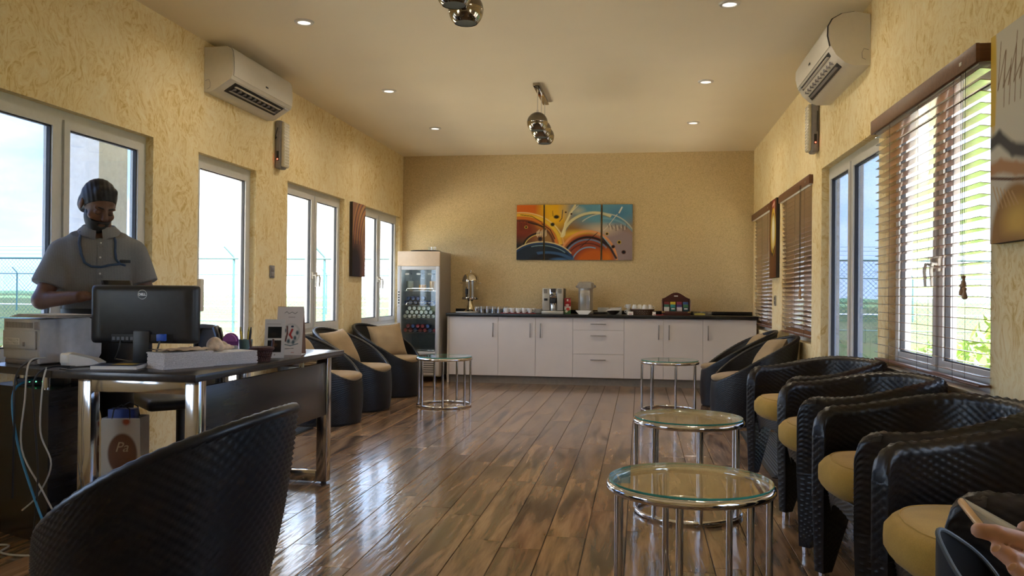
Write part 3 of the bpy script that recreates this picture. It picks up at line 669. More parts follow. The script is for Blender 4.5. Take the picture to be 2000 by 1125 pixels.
for side, pts, lb in (('L', [(XL+.01, 6.93, 2.615), (XL+.03, 6.90, 2.57), (XL+.03, 6.86, 2.50), (XL+.02, 6.88, 2.47), (XL+.02, 6.92, 2.51), (XL+.02, 6.98, 2.60)], 'loop of black cable hanging under the left air conditioner'), ('R', [(XR-.04, 6.86, 2.60), (XR-.03, 6.92, 2.52), (XR-.02, 6.97, 2.46)], 'black cable hanging under the right air conditioner')):
    tag(obj('hanging_cable', MB().tube(pts, .004, 6), M['cord']), lb, 'cable')
# ------------------------------------------------------------------ ceiling downlights
M['lampglow'] = emit_mat('downlight_glow', (1.0, .93, .82, 1), .22)
spots = [(-2.29, 5.39, 'left row, nearest'), (-2.29, 7.33, 'left row, middle'), (-2.29, 9.06, 'left row, farthest'), (.54, 5.39, 'right row, nearest'), (.54, 7.33, 'right row, middle'), (.54, 9.06, 'right row, farthest')]
DOWNLIGHT_W = 0.7
dl0 = None
for x, y, wz in spots:
    lb = 'small round white ceiling downlight, %s' % wz
    if dl0 is None:
        dl0 = thing('ceiling_downlight', lb, 'downlight', (x, y, ZC), group='recessed ceiling downlights')
        obj('trim_ring', MB().lathe([(.042, -.006), (.046, -.012), (.062, -.010), (.068, 0)], 24, caps=False), M['acwhite'], dl0)
        obj('diffuser', MB().lathe([(1e-6, -.0075), (.043, -.007), (.043, -.002)], 24), M['lampglow'], dl0)
    else: dup(dl0, (x, y, ZC), 0, lb)
    ld = bpy.data.lights.new('downlight_lamp', 'AREA'); ld.shape = 'DISK'; ld.size = .08; ld.energy = DOWNLIGHT_W; ld.color = (1.0, .86, .66); ld.spread = math.radians(165)
    lo_ = bpy.data.objects.new('downlight_lamp', ld); COL.objects.link(lo_); lo_.location = (x, y, ZC-.014)
# ------------------------------------------------------------------ pendant lamps
M['satin'] = plain('satin_bronze_shell', (.20, .175, .135, 1), .35, 1.0)
def pendant(ys, plate, label):
    r_ = thing('pendant_lamp', label, 'pendant lamp', (-.917, plate[0], ZC), group='chrome ball pendants'); R_ = .092
    obj('ceiling_plate', MB().rbox(-.03, .03, 0, plate[1]-plate[0], -.028, 0, .004), M['darkchrome'], r_)
    for y, z in ys:
        yy, zz = y-plate[0], z-ZC
        obj('rod', MB().cyl((0, yy, -.026), (0, yy, zz+R_), .0045, n=8).cyl((0, yy, zz+R_-.004), (0, yy, zz+R_+.022), .010, n=10), M['chrome'], r_)
        up = [(R_*math.cos(a), R_*math.sin(a)) for a in np.linspace(.06, PI/2-.05, 12)]
        lo = [(R_*math.cos(a), R_*math.sin(a)) for a in np.linspace(-.86, 0.0, 12)]
        sh = obj('ball_shade', MB().lathe(lo+[(R_*1.015, .002), (R_*1.015, .006)]+[(R_-.003, .006), (R_-.004, 0)]+[(.996*a-.004, b) for a, b in reversed(lo)], 32, (0, yy, zz), caps=False), M['darkchrome'], r_)
        obj('upper_shell', MB().lathe(up, 32, (0, yy, zz)), M['satin'], sh)
        obj('lens', MB().lathe([(1e-6, -R_*.735), (R_*.64, -R_*.735), (R_*.64, -R_*.70)], 24, (0, yy, zz)), plain('grey_lens', (.10, .12, .12, 1), .5), sh)
pendant([(7.31, 2.65), (7.59, 2.64), (7.86, 2.632)], (7.2, 7.95), 'far three-ball chrome pendant lamp over the middle of the floor')
pendant([(4.26, 2.615), (3.985, 2.615), (3.71, 2.615)], (3.62, 4.35), 'near chrome ball pendant lamp cut by the top edge')

# ================================================================== counter units
YCF = 10.352; ZW = .842
def cab(x0, x1, fronts, label):
    r_ = thing('base_cabinet', label, 'cabinet', ((x0+x1)/2, YCF, .098), group='white base cabinets along the end wall'); w = (x1-x0)/2; H = ZW-.098
    obj('carcass', MB().box(-w+.0005, w-.0005, .019, .545, 0, H-.0005), M['carcass'], r_, smooth=False)
    for kind, a, b, z0, z1, hs in fronts:
        d = obj(kind, MB().rbox(a-(x0+x1)/2+.0015, b-(x0+x1)/2-.0015, 0, .0185, z0-.098+.0015, z1-.098-.0015, .0012, 1), M['lacquer'], r_)
        hm = MB()
        if kind == 'door':
            hx = hs-(x0+x1)/2; za, zb = .765-.098, .585-.098
            hm.rbox(hx-.006, hx+.006, -.032, -.022, zb, za, .002).box(hx-.005, hx+.005, -.024, .001, zb+.006, zb+.016).box(hx-.005, hx+.005, -.024, .001, za-.016, za-.006)
        else:
            hx = (a+b)/2-(x0+x1)/2; zz = hs-.098
            hm.rbox(hx-.095, hx+.095, -.032, -.022, zz-.005, zz+.005, .002).box(hx-.088, hx-.078, -.024, .001, zz-.004, zz+.004).box(hx+.078, hx+.088, -.024, .001, zz-.004, zz+.004)
        obj('handle', hm, M['greysteel'], d)
    return r_
Z0, Z1 = .098, .840
cab(-2.408, -1.775, [('door', -2.408, -1.775, Z0, Z1, -1.838)], 'white single-door cabinet beside the drinks fridge')
cab(-1.775, -.831, [('door', -1.775, -1.300, Z0, Z1, -1.365), ('door', -1.300, -.831, Z0, Z1, -1.235)], 'white double-door cabinet below the cups and glasses')
cab(-.831, -.200, [('drawer', -.831, -.2, .690, Z1, .765), ('drawer', -.831, -.2, .392, .690, .622), ('drawer', -.831, -.2, Z0, .392, .322)], 'white three-drawer cabinet below the hot water pot')
cab(-.200, .750, [('door', -.2, .279, Z0, Z1, .222), ('door', .279, .75, Z0, Z1, .345)], 'white double-door cabinet below the tea box')
cab(.750, 1.383, [('door', .75, 1.383, Z0, Z1, .812)], 'white single-door cabinet at the right wall')
tag(obj('cabinet_end_panel', MB().rbox(-2.432, -2.4095, YCF-.004, 10.9, 0.0, ZW-.001, .001, 1), M['lacquer']), 'white upright end panel between fridge and cabinets', 'end panel')
wt_ = thing('worktop', 'long black worktop over the white cabinets', 'worktop', (-.5, 10.6, ZW+.0005))
obj('slab', MB().rbox(-1.945, 1.900, -.285, .305, 0, .04, .003), M['worktop'], wt_)
obj('upstand', MB().rbox(-1.945, 1.900, .288, .306, .04, .085, .002), M['worktop'], wt_)
tag(obj('plinth', MB().box(-2.40, 1.40, YCF+.035, YCF+.052, 0.0, .0965), M['plinth'], smooth=False), 'grey-brown plinth board under the white cabinets', 'plinth')
ZT = ZW+.0405   # top of the worktop
# ================================================================== drinks fridge
FX0, FX1, FY0, FY1 = -3.062, -2.512, 10.25, 10.86
fr = thing('drinks_fridge', 'tall glass-door drinks fridge in the left back corner', 'fridge', ((FX0+FX1)/2, FY0, 0)); fw = (FX1-FX0)/2; FD = FY1-FY0
M['fridgewhite'] = plain('fridge_white', (.50, .46, .42, 1), .4, var=.03); M['fridgeside'] = plain('fridge_grey_side', (.36, .33, .30, 1), .45, var=.04)
body = MB(); body.box(-fw, -fw+.03, .03, FD, .075, 1.66).box(fw-.03, fw, .03, FD, .075, 1.66).box(-fw+.03, fw-.03, FD-.03, FD, .075, 1.66).box(-fw+.03, fw-.03, .03, FD-.03, .075, .34).box(-fw+.03, fw-.03, .03, FD-.03, 1.50, 1.66)
obj('cabinet', body, M['fridgeside'], fr, smooth=False)
obj('liner', MB().box(-fw+.03, -fw+.034, .035, FD-.03, .34, 1.5).box(fw-.034, fw-.03, .035, FD-.03, .34, 1.5).box(-fw+.034, fw-.034, FD-.036, FD-.03, .34, 1.5), plain('grey_fridge_liner', (.30, .33, .34, 1), .5), fr, smooth=False)
obj('header', MB().rbox(-fw, fw, -.012, .03, 1.471, 1.66, .006), plain('cream_header', (.62, .49, .36, 1), .4, var=.03), fr)
d = MB(); d.rbox(-fw, -fw+.05, -.012, .03, .345, 1.470, .006).rbox(fw-.05, fw, -.012, .03, .345, 1.470, .006).rbox(-fw+.05, fw-.05, -.010, .03, 1.425, 1.470, .004).rbox(-fw+.05, fw-.05, -.010, .03, .345, .39, .004)
dr = obj('door', d, M['greyplastic'], fr)
obj('added_glow_strip', MB().rbox(-.18, .18, .07, .09, 1.484, 1.499, .004), emit_mat('fridge_fill_glow', (.85, .95, 1.0, 1), 3.5), fr)  # unseen glowing strip, added to brighten the shelves
obj('pane', MB().box(-fw+.05, fw-.05, .006, .012, .39, 1.425), glass_mat('fridge_glass', (.80, .86, .87), 1.5), dr, smooth=False)
dc = MB()
for k in range(6): dc.box(-fw+.012, -fw+.030, -.0135, -.0119, 1.13-k*.034, 1.13-k*.034+(.020 if k < 5 else .006))
obj('decal', dc, M['black'], dr, smooth=False)
g = MB().rbox(-fw, fw, -.008, .03, .09, .335, .006); gr = obj('grille', g, M['fridgewhite'], fr)
for k in range(6): obj('slot', MB().box(-fw+.06, fw-.05, -.0095, -.007, .125+k*.028, .137+k*.028), plain('fridge_slot_dark', (.08, .075, .065, 1), .7) if k == 0 else bpy.data.materials['fridge_slot_dark'], gr, smooth=False)
for k in (-1, 1):
    for yy in (.06, FD-.06): obj('foot', MB().cyl((k*(fw-.06), yy, 0), (k*(fw-.06), yy, .078), .022, .018, 10), M['rubber'], fr)
SH = [1.155, .975, .80, .62, .40]
for z in SH:
    s = MB(); s.tube([(-fw+.05, .06, z), (fw-.05, .06, z)], .004, 6); s.tube([(-fw+.05, .5, z), (fw-.05, .5, z)], .004, 6)
    for k in range(15): s.tube([(-fw+.06+k*(2*fw-.12)/14, .06, z), (-fw+.06+k*(2*fw-.12)/14, .5, z)], .002, 4)
    so = obj('shelf', s, M['chrome'], fr)
    if z > .5: obj('shelf_guard', MB().tube([(-fw+.10, .055, z), (-fw+.11, .053, z+.032), (fw-.10, .053, z+.032), (fw-.09, .055, z)], .004, 6), M['chrome'], so)
FCX = (FX0+FX1)/2
# price tags are parts of the fridge, bottles and cans stand in it
for k, xx in enumerate((-.155, -.005, .14)): obj('price_tag', MB().box(xx-.026, xx+.026, .013, .014, 1.36, 1.385), M['paper'], dr, smooth=False)
def bottle(name, x, y, z, h, r, liquid, label, group, cat='bottle', capc=(.05, .05, .06, 1), fill=.5):
    t = thing(name, label, cat, (x, y, z), group=group)
    obj('glass', MB().lathe([(r*.9, 0), (r, .008), (r, h*.58), (r*.85, h*.66), (r*.42, h*.80), (r*.40, h*.93)], 14), M['clear'], t)
    obj('juice', MB().lathe([(r*.86, .004), (r*.94, .01), (r*.94, h*fill)], 14), liquid, t)
    obj('cap', MB().cyl((0, 0, h*.925), (0, 0, h*.99), r*.46, n=12), plain('bottle_cap', capc, .4) if 'bottle_cap' not in bpy.data.materials else bpy.data.materials['bottle_cap'], t)
    return t
ml = [plain('pale_juice', (.32, .33, .28, 1), .2), plain('orange_juice', (.75, .33, .03, 1), .3), plain('peach_juice', (.66, .40, .20, 1), .3)]
for k, (xx, lb) in enumerate(((-.155, 'carafe of pale liquid on the top fridge shelf'), (.01, 'carafe half full of orange juice on the top fridge shelf'), (.15, 'carafe of peach coloured juice on the top fridge shelf'))):
    bottle('juice_carafe', FCX+xx, FY0+.16, SH[0]+.005, .225, .05, ml[k], lb, 'carafes in the fridge', 'carafe', fill=.34 if k == 1 else .55)
def can_proto(name, r, L, bodym, endm, label, group):
    t = thing(name, label, 'can', group=group)   # lying, its end to the door (local -y)
    obj('body', MB().lathe([(r*.82, -L/2), (r, -L/2+.008), (r, L/2-.008), (r*.82, L/2)], 14, M=Matrix.Rotation(PI/2, 4, 'X')), bodym, t)
    obj('end', MB().lathe([(1e-6, L/2+.001), (r*.62, L/2+.002), (r*.80, L/2+.005), (r*.82, L/2)], 14, M=Matrix.Rotation(PI/2, 4, 'X')), endm, t)
    return t
wm = plain('pale_green_can', (.16, .24, .20, 1), .4); we = plain('white_can_end', (.62, .66, .62, 1), .35)
pos = [(-.20+.062*k, 0) for k in range(7)] + [(-.17+.062*k, 1) for k in range(6)] + [(-.139+.062*k, 2) for k in range(5)]
ORD = ['first', 'second', 'third', 'fourth', 'fifth', 'sixth', 'seventh', 'eighth']
ROW = ['bottom', 'middle', 'top']
c0 = None
for i, (x, row) in enumerate(pos):
    L_ = (FCX+x, FY0+.15, SH[2]+.006+.0285+row*.0505)
    if c0 is None: c0 = can_proto('drink_can', .028, .12, wm, we, '', 'green cans in the fridge'); c0.location = L_; cc = c0
    else: cc = dup(c0, L_)
    cc['label'] = 'white-ended green can, %s from the left in the %s row of the middle fridge shelf' % (ORD[i-(0, 7, 13)[row]], ROW[row]); cc['category'] = 'can'
c0 = None; bm_ = plain('dark_blue_can', (.02, .035, .10, 1), .35); be = plain('blue_can_end', (.05, .09, .22, 1), .3)
for i, (x, row) in enumerate([(-.19+.064*k, 0) for k in range(7)] + [(-.158+.064*k, 1) for k in range(4)]):
    L_ = (FCX+x, FY0+.15, SH[1]+.006+.0285+row*.052)
    if c0 is None: c0 = can_proto('drink_can', .028, .12, bm_, be, '', 'blue cans in the fridge'); c0.location = L_; cc = c0
    else: cc = dup(c0, L_)
    cc['label'] = 'dark blue can, %s from the left in the %s row of the second fridge shelf' % (ORD[i-(0, 7)[row]], ('lower', 'upper')[row])
c0 = None; c1 = None; rm = plain('dark_red_can', (.10, .012, .02, 1), .35); re_ = plain('red_can_end', (.30, .03, .04, 1), .3)
for i, (x, row) in enumerate([(-.19+.064*k, 0) for k in range(7)] + [(-.158+.064*k, 1) for k in range(5)]):
    L_ = (FCX+x, FY0+.15, SH[3]+.006+.0285+row*.052)
    if i % 3 != 2:
        if c0 is None: c0 = can_proto('drink_can', .028, .12, rm, re_, '', 'red cans in the fridge'); c0.location = L_; cc = c0
        else: cc = dup(c0, L_)
        cc['label'] = 'red can, %s from the left in the %s row of the fourth fridge shelf' % (ORD[i-(0, 7)[row]], ('lower', 'upper')[row])
    else:
        if c1 is None: c1 = can_proto('drink_can', .028, .12, bm_, be, '', 'blue cans among red cans'); c1.location = L_; cc = c1
        else: cc = dup(c1, L_)
        cc['label'] = 'blue can, %s from the left in the %s row among the red cans' % (ORD[i-(0, 7)[row]], ('lower', 'upper')[row])
tag(obj('serving_tray', MB().lathe([(1e-6, .004), (.17, .004), (.19, .016), (.195, .016), (.172, 0), (1e-6, 0)], 28), M['black'], loc=(FCX+.03, FY0+.22, 1.661)), 'round black tray on top of the drinks fridge', 'tray')
def tumbler(r, h):
    return MB().lathe([(1e-6, .004), (r*.80, .004), (r*.97, h), (r, h), (r*.86, 0), (1e-6, 0)], 16)
M['tumbler'] = glass_mat('tumbler_glass', (.94, .95, .96), 1.75)
for k, dx in enumerate((.09, .145)):
    tag(obj('drinking_glass', tumbler(.026, .062), M['tumbler'], loc=(FCX+dx, FY0+.22, 1.6665)), ['left of the two small glasses on the fridge tray', 'right of the two small glasses on the fridge tray'][k], 'glass', 'glasses on the fridge')

# ================================================================== things on the worktop
Yc = 10.60
u = thing('beverage_dispenser', 'chrome domed glass beverage dispenser beside the fridge', 'beverage dispenser', (-2.19, 10.62, ZT))
obj('base', MB().lathe([(.10, 0), (.10, .012), (.075, .022), (.05, .05), (.034, .11), (.03, .15), (.045, .17)], 28), plain('brass_tinted_steel', (.60, .54, .40, 1), .15, 1.0), u)
obj('collar', MB().lathe([(.05, .165), (.108, .17), (.112, .18), (.112, .20), (.105, .205)], 28), M['chrome'], u)
obj('tank', MB().lathe([(.102, .205), (.104, .22), (.104, .40)], 28, caps=False), glass_mat('urn_glass', (.74, .72, .66), 1.5), u)
obj('ice_core', MB().cyl((.028, 0, .205), (.028, 0, .43), .018, n=14).cyl((-.022, 0, .205), (-.022, 0, .43), .012, n=12), M['steel'], u)
lid = obj('lid', MB().lathe([(.110, .40), (.112, .412), (.108, .43)]+[(.105*math.cos(a), .43+.095*math.sin(a)) for a in np.linspace(.1, PI/2-.04, 9)], 28), plain('lid_steel', (.60, .56, .48, 1), .12, 1.0), u)
obj('knob', MB().sphere((0, 0, .542), .013, 12, 8).cyl((0, 0, .52), (0, 0, .535), .006, n=8), M['chrome'], lid)
for k in (-1, 1): obj('side_knob', MB().cyl((k*.104, 0, .385), (k*.128, 0, .385), .005, n=8).sphere((k*.13, 0, .385), .009, 10, 8), M['chrome'], u)
tp = obj('tap', MB().rbox(-.040, -.008, -.150, -.105, .235, .31, .006).cyl((-.024, -.10, .26), (-.024, -.155, .26), .012, n=10).cyl((-.024, -.143, .20), (-.024, -.143, .24), .010, n=10), M['black'], u)
obj('tap_lever', MB().rbox(-.030, -.018, -.158, -.150, .27, .335, .003), M['black'], tp)
q = Paint(120, 60, 3, (190, 190, 180))
for k in range(26): q.disc(rng.random()*120, rng.random()*60, 4, 3, [(60, 66, 60), (226, 224, 214), (130, 110, 80)][k % 3])
tr = thing('drip_tray', 'flat patterned silver tray in front of the dispenser', 'tray', (-2.20, 10.46, ZT))
obj('tray_body', MB().rbox(-.135, .135, -.055, .055, 0, .016, .004), M['steel'], tr)
q.panel('pattern', .25, .10, tr, Matrix.Translation((-.125, -.05, .0166)) @ Matrix.Rotation(-PI/2, 4, 'X'))
gl = MB().lathe([(1e-6, .088), (.024, .088), (.0265, .082), (.0345, 0), (.0325, 0), (.0245, .080), (1e-6, .080)], 16); gme = gl.mesh('drinking_glass'); gme.materials.append(M['tumbler'])
for row, yy in enumerate((10.47, 10.545)):
    for k in range(6):
        tag(link('drinking_glass', gme, None, None, (-2.045+k*.073+row*.02-.03, yy, ZT+.0005)), 'upturned clear tumbler, %s from the left in the %s row' % (ORD[k], 'front' if row == 0 else 'back'), 'glass', 'upturned tumblers, %s row' % ('front' if row == 0 else 'back'))
tag(obj('red_napkin', MB().rbox(-.225, .225, -.06, .06, 0, .006, .002), plain('red_cloth', (.28, .02, .03, 1), .9), loc=(-1.535, 10.47, ZT)), 'long red cloth under the row of white cups', 'cloth')
def cup_mesh(): return MB().lathe([(1e-6, .002), (.020, 0), (.022, .004), (.033, .03), (.036, .062), (.034, .062), (.030, .03), (.018, .008), (1e-6, .008)], 20)
def make_cup(label, group):
    t = thing('coffee_cup', label, 'cup', group=group)
    obj('bowl', cup_mesh(), M['white'], t)
    obj('handle', MB().tube([(.033, 0, .05), (.048, 0, .052), (.056, 0, .038), (.050, 0, .022), (.029, 0, .018)], .0045, 8), M['white'], t)
    return t
cp = make_cup('white coffee cup, first from the left in the front row on the red cloth', 'white cups on the red cloth, front row'); k0 = 0
for row, yy in enumerate((10.44, 10.52)):
    for k in range(5):
        L_ = (-1.68+k*.074+row*.03, yy, ZT+.0065); rz = -.5+.3*math.sin(k*2+row)
        lab = 'white coffee cup, %s from the left in the %s row on the red cloth' % (ORD[k], 'front' if row == 0 else 'back'); gp = 'white cups on the red cloth, %s row' % ('front' if row == 0 else 'back')
        if k == 0 and row == 0: cp.location = L_; cp.rotation_euler = (0, 0, rz)
        else: dup(cp, L_, rz, lab, gp)
for k in range(7):
    tag(obj('saucer', MB().lathe([(1e-6, .003), (.03, .002), (.065, .010), (.070, .0125), (.066, .0135), (.03, .006), (1e-6, .006)], 24), M['white'], loc=(-1.300, 10.50, ZT+.0008+k*.0078)), 'white saucer, %s from the bottom of the stack by the coffee machine' % ORD[k], 'saucer', 'stacked saucers')
# coffee machine
cm = thing('coffee_machine', 'silver espresso machine with black spout on the worktop', 'coffee machine', (-1.088, 10.40, ZT))
M['silver'] = plain('silver_plastic', (.44, .42, .37, 1), .33, .35, var=.03)
obj('body', MB().rbox(-.133, .125, .10, .40, .0, .325, .008), M['black'], cm)
obj('side_front', MB().rbox(-.137, -.045, .02, .11, .045, .325, .006).rbox(.047, .125, .02, .11, .045, .325, .006).rbox(-.137, .125, .06, .11, .045, .13, .005), M['silver'], cm)
obj('drip_base', MB().rbox(-.142, .132, -.01, .14, .0, .040, .006), M['silver'], cm)
obj('spout_column', MB().rbox(-.043, .045, .012, .10, .20, .325, .006), M['chrome'], cm)
obj('spout', MB().rbox(-.034, .036, -.018, .05, .135, .195, .006).cyl((-.012, 0, .115), (-.012, 0, .14), .008, n=8).cyl((.014, 0, .115), (.014, 0, .14), .008, n=8), M['black'], cm)
obj('control_knob', MB().rbox(-.032, .034, .000, .02, .27, .318, .004), M['black'], cm)
obj('display', MB().rbox(-.115, -.07, .0165, .022, .165, .195, .002), M['black'], cm)
obj('milk_jug', MB().lathe([(.036, 0), (.038, .01), (.038, .095), (.03, .11)], 18, (.002, .035, .041)), M['steel'], cm)
for sx in (-.095, .085):
    for k in range(3): obj('vent_slot', MB().box(sx-.025, sx+.022, .0175, .0205, .262+k*.018, .271+k*.018), M['black'], cm, smooth=False)
# milk carton
mc = thing('milk_carton', 'red, white and green milk carton beside the coffee machine', 'carton', (-.915, 10.50, ZT), .15)
q = Paint(60, 120, 3, (214, 208, 200)); q.rect(0, 0, 60, 44, (150, 24, 28)); q.rect(0, 78, 60, 120, (70, 104, 60)); q.blob(28, 30, 20, 14, (214, 190, 184), .4); q.blob(34, 70, 22, 20, (190, 60, 50), .4); q.disc(20, 92, 12, 14, (220, 216, 200))
obj('box', MB().box(-.040, .040, -.032, .032, 0, .15), plain('carton_board', (.55, .40, .36, 1), .5), mc, smooth=False)
obj('gable', MB().prism([(-.032, .15), (.032, .15), (.003, .185), (.003, .20), (-.003, .20), (-.003, .185)], 'x', -.040, .040), plain('red_carton_top', (.33, .03, .035, 1), .45), mc, smooth=False)
obj('screw_cap', MB().cyl((.0, -.018, .166), (.0, -.03, .18), .011, n=12), M['white'], mc)
q.panel('print', .080, .15, mc, Matrix.Translation((-.040, -.0328, 0)))
# thermo pot
tpot = thing('thermo_pot', 'tall grey hot water pot on the worktop', 'thermo pot', (-.69, 10.58, ZT))
M['potgrey'] = plain('pot_grey', (.36, .33, .29, 1), .3, .25)
obj('body', MB().lathe([(.092, 0), (.098, .01), (.098, .02), (.093, .03), (.093, .33)], 32), M['potgrey'], tpot)
lid = obj('lid', MB().lathe([(.102, .325), (.108, .34), (.108, .365), (.10, .392), (.07, .41), (1e-6, .413)], 32), plain('pot_lid_grey', (.40, .37, .32, 1), .3), tpot)
obj('spout_hood', MB().prism([(-.10, .33), (-.115, .36), (-.118, .395), (-.09, .41), (-.05, .405), (-.05, .33)], 'x', -.075, .075), plain('pot_hood_grey', (.42, .39, .33, 1), .3), lid)
obj('front_panel', MB().rbox(-.062, .062, -.104, -.085, .035, .30, .008), plain('pot_panel', (.40, .39, .37, 1), .2, .6), tpot)
obj('water_gauge', MB().rbox(.022, .045, -.108, -.10, .075, .23, .004), M['tumbler'], tpot); obj('gauge_frame', MB().rbox(.018, .049, -.106, -.101, .07, .235, .004), M['greymid'], tpot)
obj('carry_handle', MB().tube([(.106, .0, .34), (.122, .03, .345), (.116, .09, .36), (.0, .125, .37), (-.116, .09, .36), (-.122, .03, .345), (-.106, 0, .34)], .008, 8), M['greymid'], tpot)
# white bowl in front of the pot
tag(obj('serving_bowl', MB().prism([(-.055, 0), (.055, 0), (.10, .048), (-.10, .048)], 'y', -.07, .07).prism([(-.092, .0485), (.092, .0485), (.088, .0475), (-.088, .0475)], 'y', -.062, .062), M['white'], loc=(-.70, 10.405, ZT), smooth=False), 'white square bowl in front of the hot water pot', 'bowl')
for k in range(3):
    tag(obj('side_plate', MB().lathe([(1e-6, .002), (.05, 0), (.105, .012), (.108, .014), (.05, .005), (1e-6, .006)], 28), plain('grey_plate_%d' % k, (.42, .42, .42, 1), .25), loc=(-.515, 10.66, ZT+.0005+k*.0085)), ['bottom', 'middle', 'top'][k]+' grey plate of the small stack right of the pot', 'plate', 'grey plates')
for k, (x, lb) in enumerate(((-.47, 'square grey dish left behind the napkin bowl'), (-.31, 'square grey dish right behind the napkin bowl'))):
    t = thing('square_dish', lb, 'dish', (x, 10.70, ZT), group='square grey dishes'); b = MB(); b.rbox(-.07, .07, -.06, .06, 0, .006, .002).rbox(-.072, -.066, -.062, .062, .004, .085, .002).rbox(.066, .072, -.062, .062, .004, .085, .002).rbox(-.066, .066, -.062, -.056, .004, .085, .002).rbox(-.066, .066, .056, .062, .004, .085, .002)
    obj('dish_body', b, plain('dish_grey_%d' % k, (.40, .40, .36, 1), .35), t)
tag(obj('wooden_bowl', MB().lathe([(1e-6, .004), (.03, 0), (.06, .02), (.085, .05), (.08, .05), (.055, .024), (1e-6, .01)], 24), plain('dark_wood_bowl', (.03, .018, .012, 1), .4), loc=(-.335, 10.44, ZT)), 'dark round bowl holding folded napkins', 'bowl')
for k in range(4):
    a = MB().prism([(-.085+.006*k, .0), (-.02, .014), (.07, .022+.004*k), (.09, .028), (.085, .034), (.0, .022), (-.09+.01*k, .007)], 'y', -.045, .045)
    tag(obj('paper_napkin', a, M['paper'], loc=(-.335+.004*k, 10.44+.004*k, ZT+.042+.008*k), smooth=False), 'folded white napkin, %s from the bottom in the dark bowl' % ORD[k], 'napkin', 'napkins in the bowl')
# stacked cups, tent cards, basket with cups
for k, z in enumerate((0, .066)):
    c = dup(cp, (-.150, 10.60, ZT+.001+z), 2.6, ['lower', 'upper'][k]+' white cup of the pair left of the cup basket', 'paired white cups')
for k, (x, lb) in enumerate(((-.125, 'small red and white tent card left of the cup basket'), (.165, 'small red and white tent card right of the cup basket'))):
    t = thing('tent_card', lb, 'card', (x, 10.41, ZT)); obj('card', MB().prism([(-.022, 0), (-.021, 0), (0, .040), (.021, 0), (.022, 0), (0, .0425)], 'x', -.035 if k == 0 else -.02, .035 if k == 0 else .02), M['paper'], t, smooth=False)
    obj('printed_mark', MB().box(-.02 if k == 0 else -.012, .02 if k == 0 else .012, -.0195, -.0185, .006, .014, Matrix.Rotation(-.0, 4, 'X')), plain('red_print_%d' % k, (.30, .04, .05, 1), .6), t, smooth=False)
def woven_basket(name, label, loc, rx, ry, h, mat, rz=0, handle=False, flare=.82):
    t = thing(name, label, 'basket', loc, rz)
    N = 26; b = MB()
    for j in range(6):
        z = .004+h*j/5; s = flare+(1-flare)*j/5
        b.tube([(rx*s*math.cos(2*PI*i/(2*N)), ry*s*math.sin(2*PI*i/(2*N)), z+(.0035 if (i+j) % 2 else -.0035)) for i in range(2*N)], h/11, 6, True)
    obj('weave', b, mat, t)
    st = MB()
    for i in range(N):
        a = 2*PI*i/N; st.tube([(rx*flare*math.cos(a), ry*flare*math.sin(a), .0), (rx*math.cos(a), ry*math.sin(a), h)], .0025, 5)
    obj('stake', st, mat, t)
    obj('rim', MB().tube([(rx*1.02*math.cos(2*PI*i/40), ry*1.02*math.sin(2*PI*i/40), h+.002) for i in range(40)], h/8+.002, 8, True), mat, t)
    obj('bottom', MB().lathe([(1e-6, .001), (1, .001), (1, .006), (1e-6, .006)], 28, M=Matrix.Diagonal((rx*flare, ry*flare, 1, 1))), mat, t)
    if handle:
        for s in (-1, 1): obj('handle', MB().tube([(s*rx*.98, -ry*.45, h), (s*rx*1.06, -ry*.25, h*1.55), (s*rx*1.08, 0, h*1.7), (s*rx*1.06, ry*.25, h*1.55), (s*rx*.98, ry*.45, h)], .006, 8), mat, t)
    return t
M['basketbrown'] = plain('dark_brown_cane', (.085, .038, .02, 1), .5, var=.4, scale=80)
woven_basket('cup_basket', 'brown wicker basket holding upturned white cups', (.02, 10.55, ZT), .140, .10, .062, M['basketbrown'])
for k in range(4):
    c = dup(cp, (-.075+k*.064, 10.55+(.012 if k % 2 else -.012), ZT+.128), .2*k-.3, 'white cup upturned in the wicker basket, number %d from the left' % (k+1), 'cups in the basket'); c.rotation_euler = (PI, 0, .2*k-.3)
    c['label'] = ['leftmost white cup upturned in the wicker basket', 'second white cup from the left upturned in the wicker basket', 'third white cup from the left upturned in the wicker basket', 'rightmost white cup upturned in the wicker basket'][k]
    tag(obj('rolled_napkin', MB().cyl((-.03, -.022, 0), (.03, .022, 0), .0155, n=10), M['paper'], loc=(-.075+k*.062, 10.55, ZT+.034)), 'rolled white napkin under the %s cup from the left in the basket' % ORD[k], 'napkin', 'rolled napkins in the basket')
tag(obj('red_napkin', MB().rbox(-.055, .055, -.05, .05, 0, .008, .002), bpy.data.materials['red_cloth'], loc=(.225, 10.44, ZT)), 'small folded red napkin beside the tea box', 'napkin')
# tea box
tb = thing('tea_box', 'dark red wooden tea display box with an arched back', 'tea box', (.437, 10.56, ZT))
M['mahogany'] = wood_mat('mahogany', (.045, .010, .008, 1), (.085, .02, .014, 1), .3)
arch = [(-.172, 0), (.172, 0), (.172, .205)] + [(.172-.344*t, .205+.078*math.sin(PI*t)**1.6) for t in np.linspace(.08, .92, 15)] + [(-.172, .205)]
obj('back_board', MB().prism(arch, 'y', .05, .065), M['mahogany'], tb, angle=30)
obj('base_tray', MB().rbox(-.174, .174, -.075, .05, 0, .05, .004), M['mahogany'], tb)
for sx in (-1, 1): obj('side_board', MB().prism([(-.06, .05), (.05, .05), (.05, .195), (.02, .19)], 'x', sx*.172-.006, sx*.172+.006), M['mahogany'], tb, smooth=False)
obj('name_plate', MB().rbox(-.024, .024, .047, .0505, .232, .246, .002), M['paper'], tb)
for sx in (-1, 1): obj('corner_clasp', MB().rbox(sx*.158-.018, sx*.158+.018, -.079, -.074, .030, .048, .002), plain('brass_%d' % sx, (.5, .36, .14, 1), .3, 1), tb)
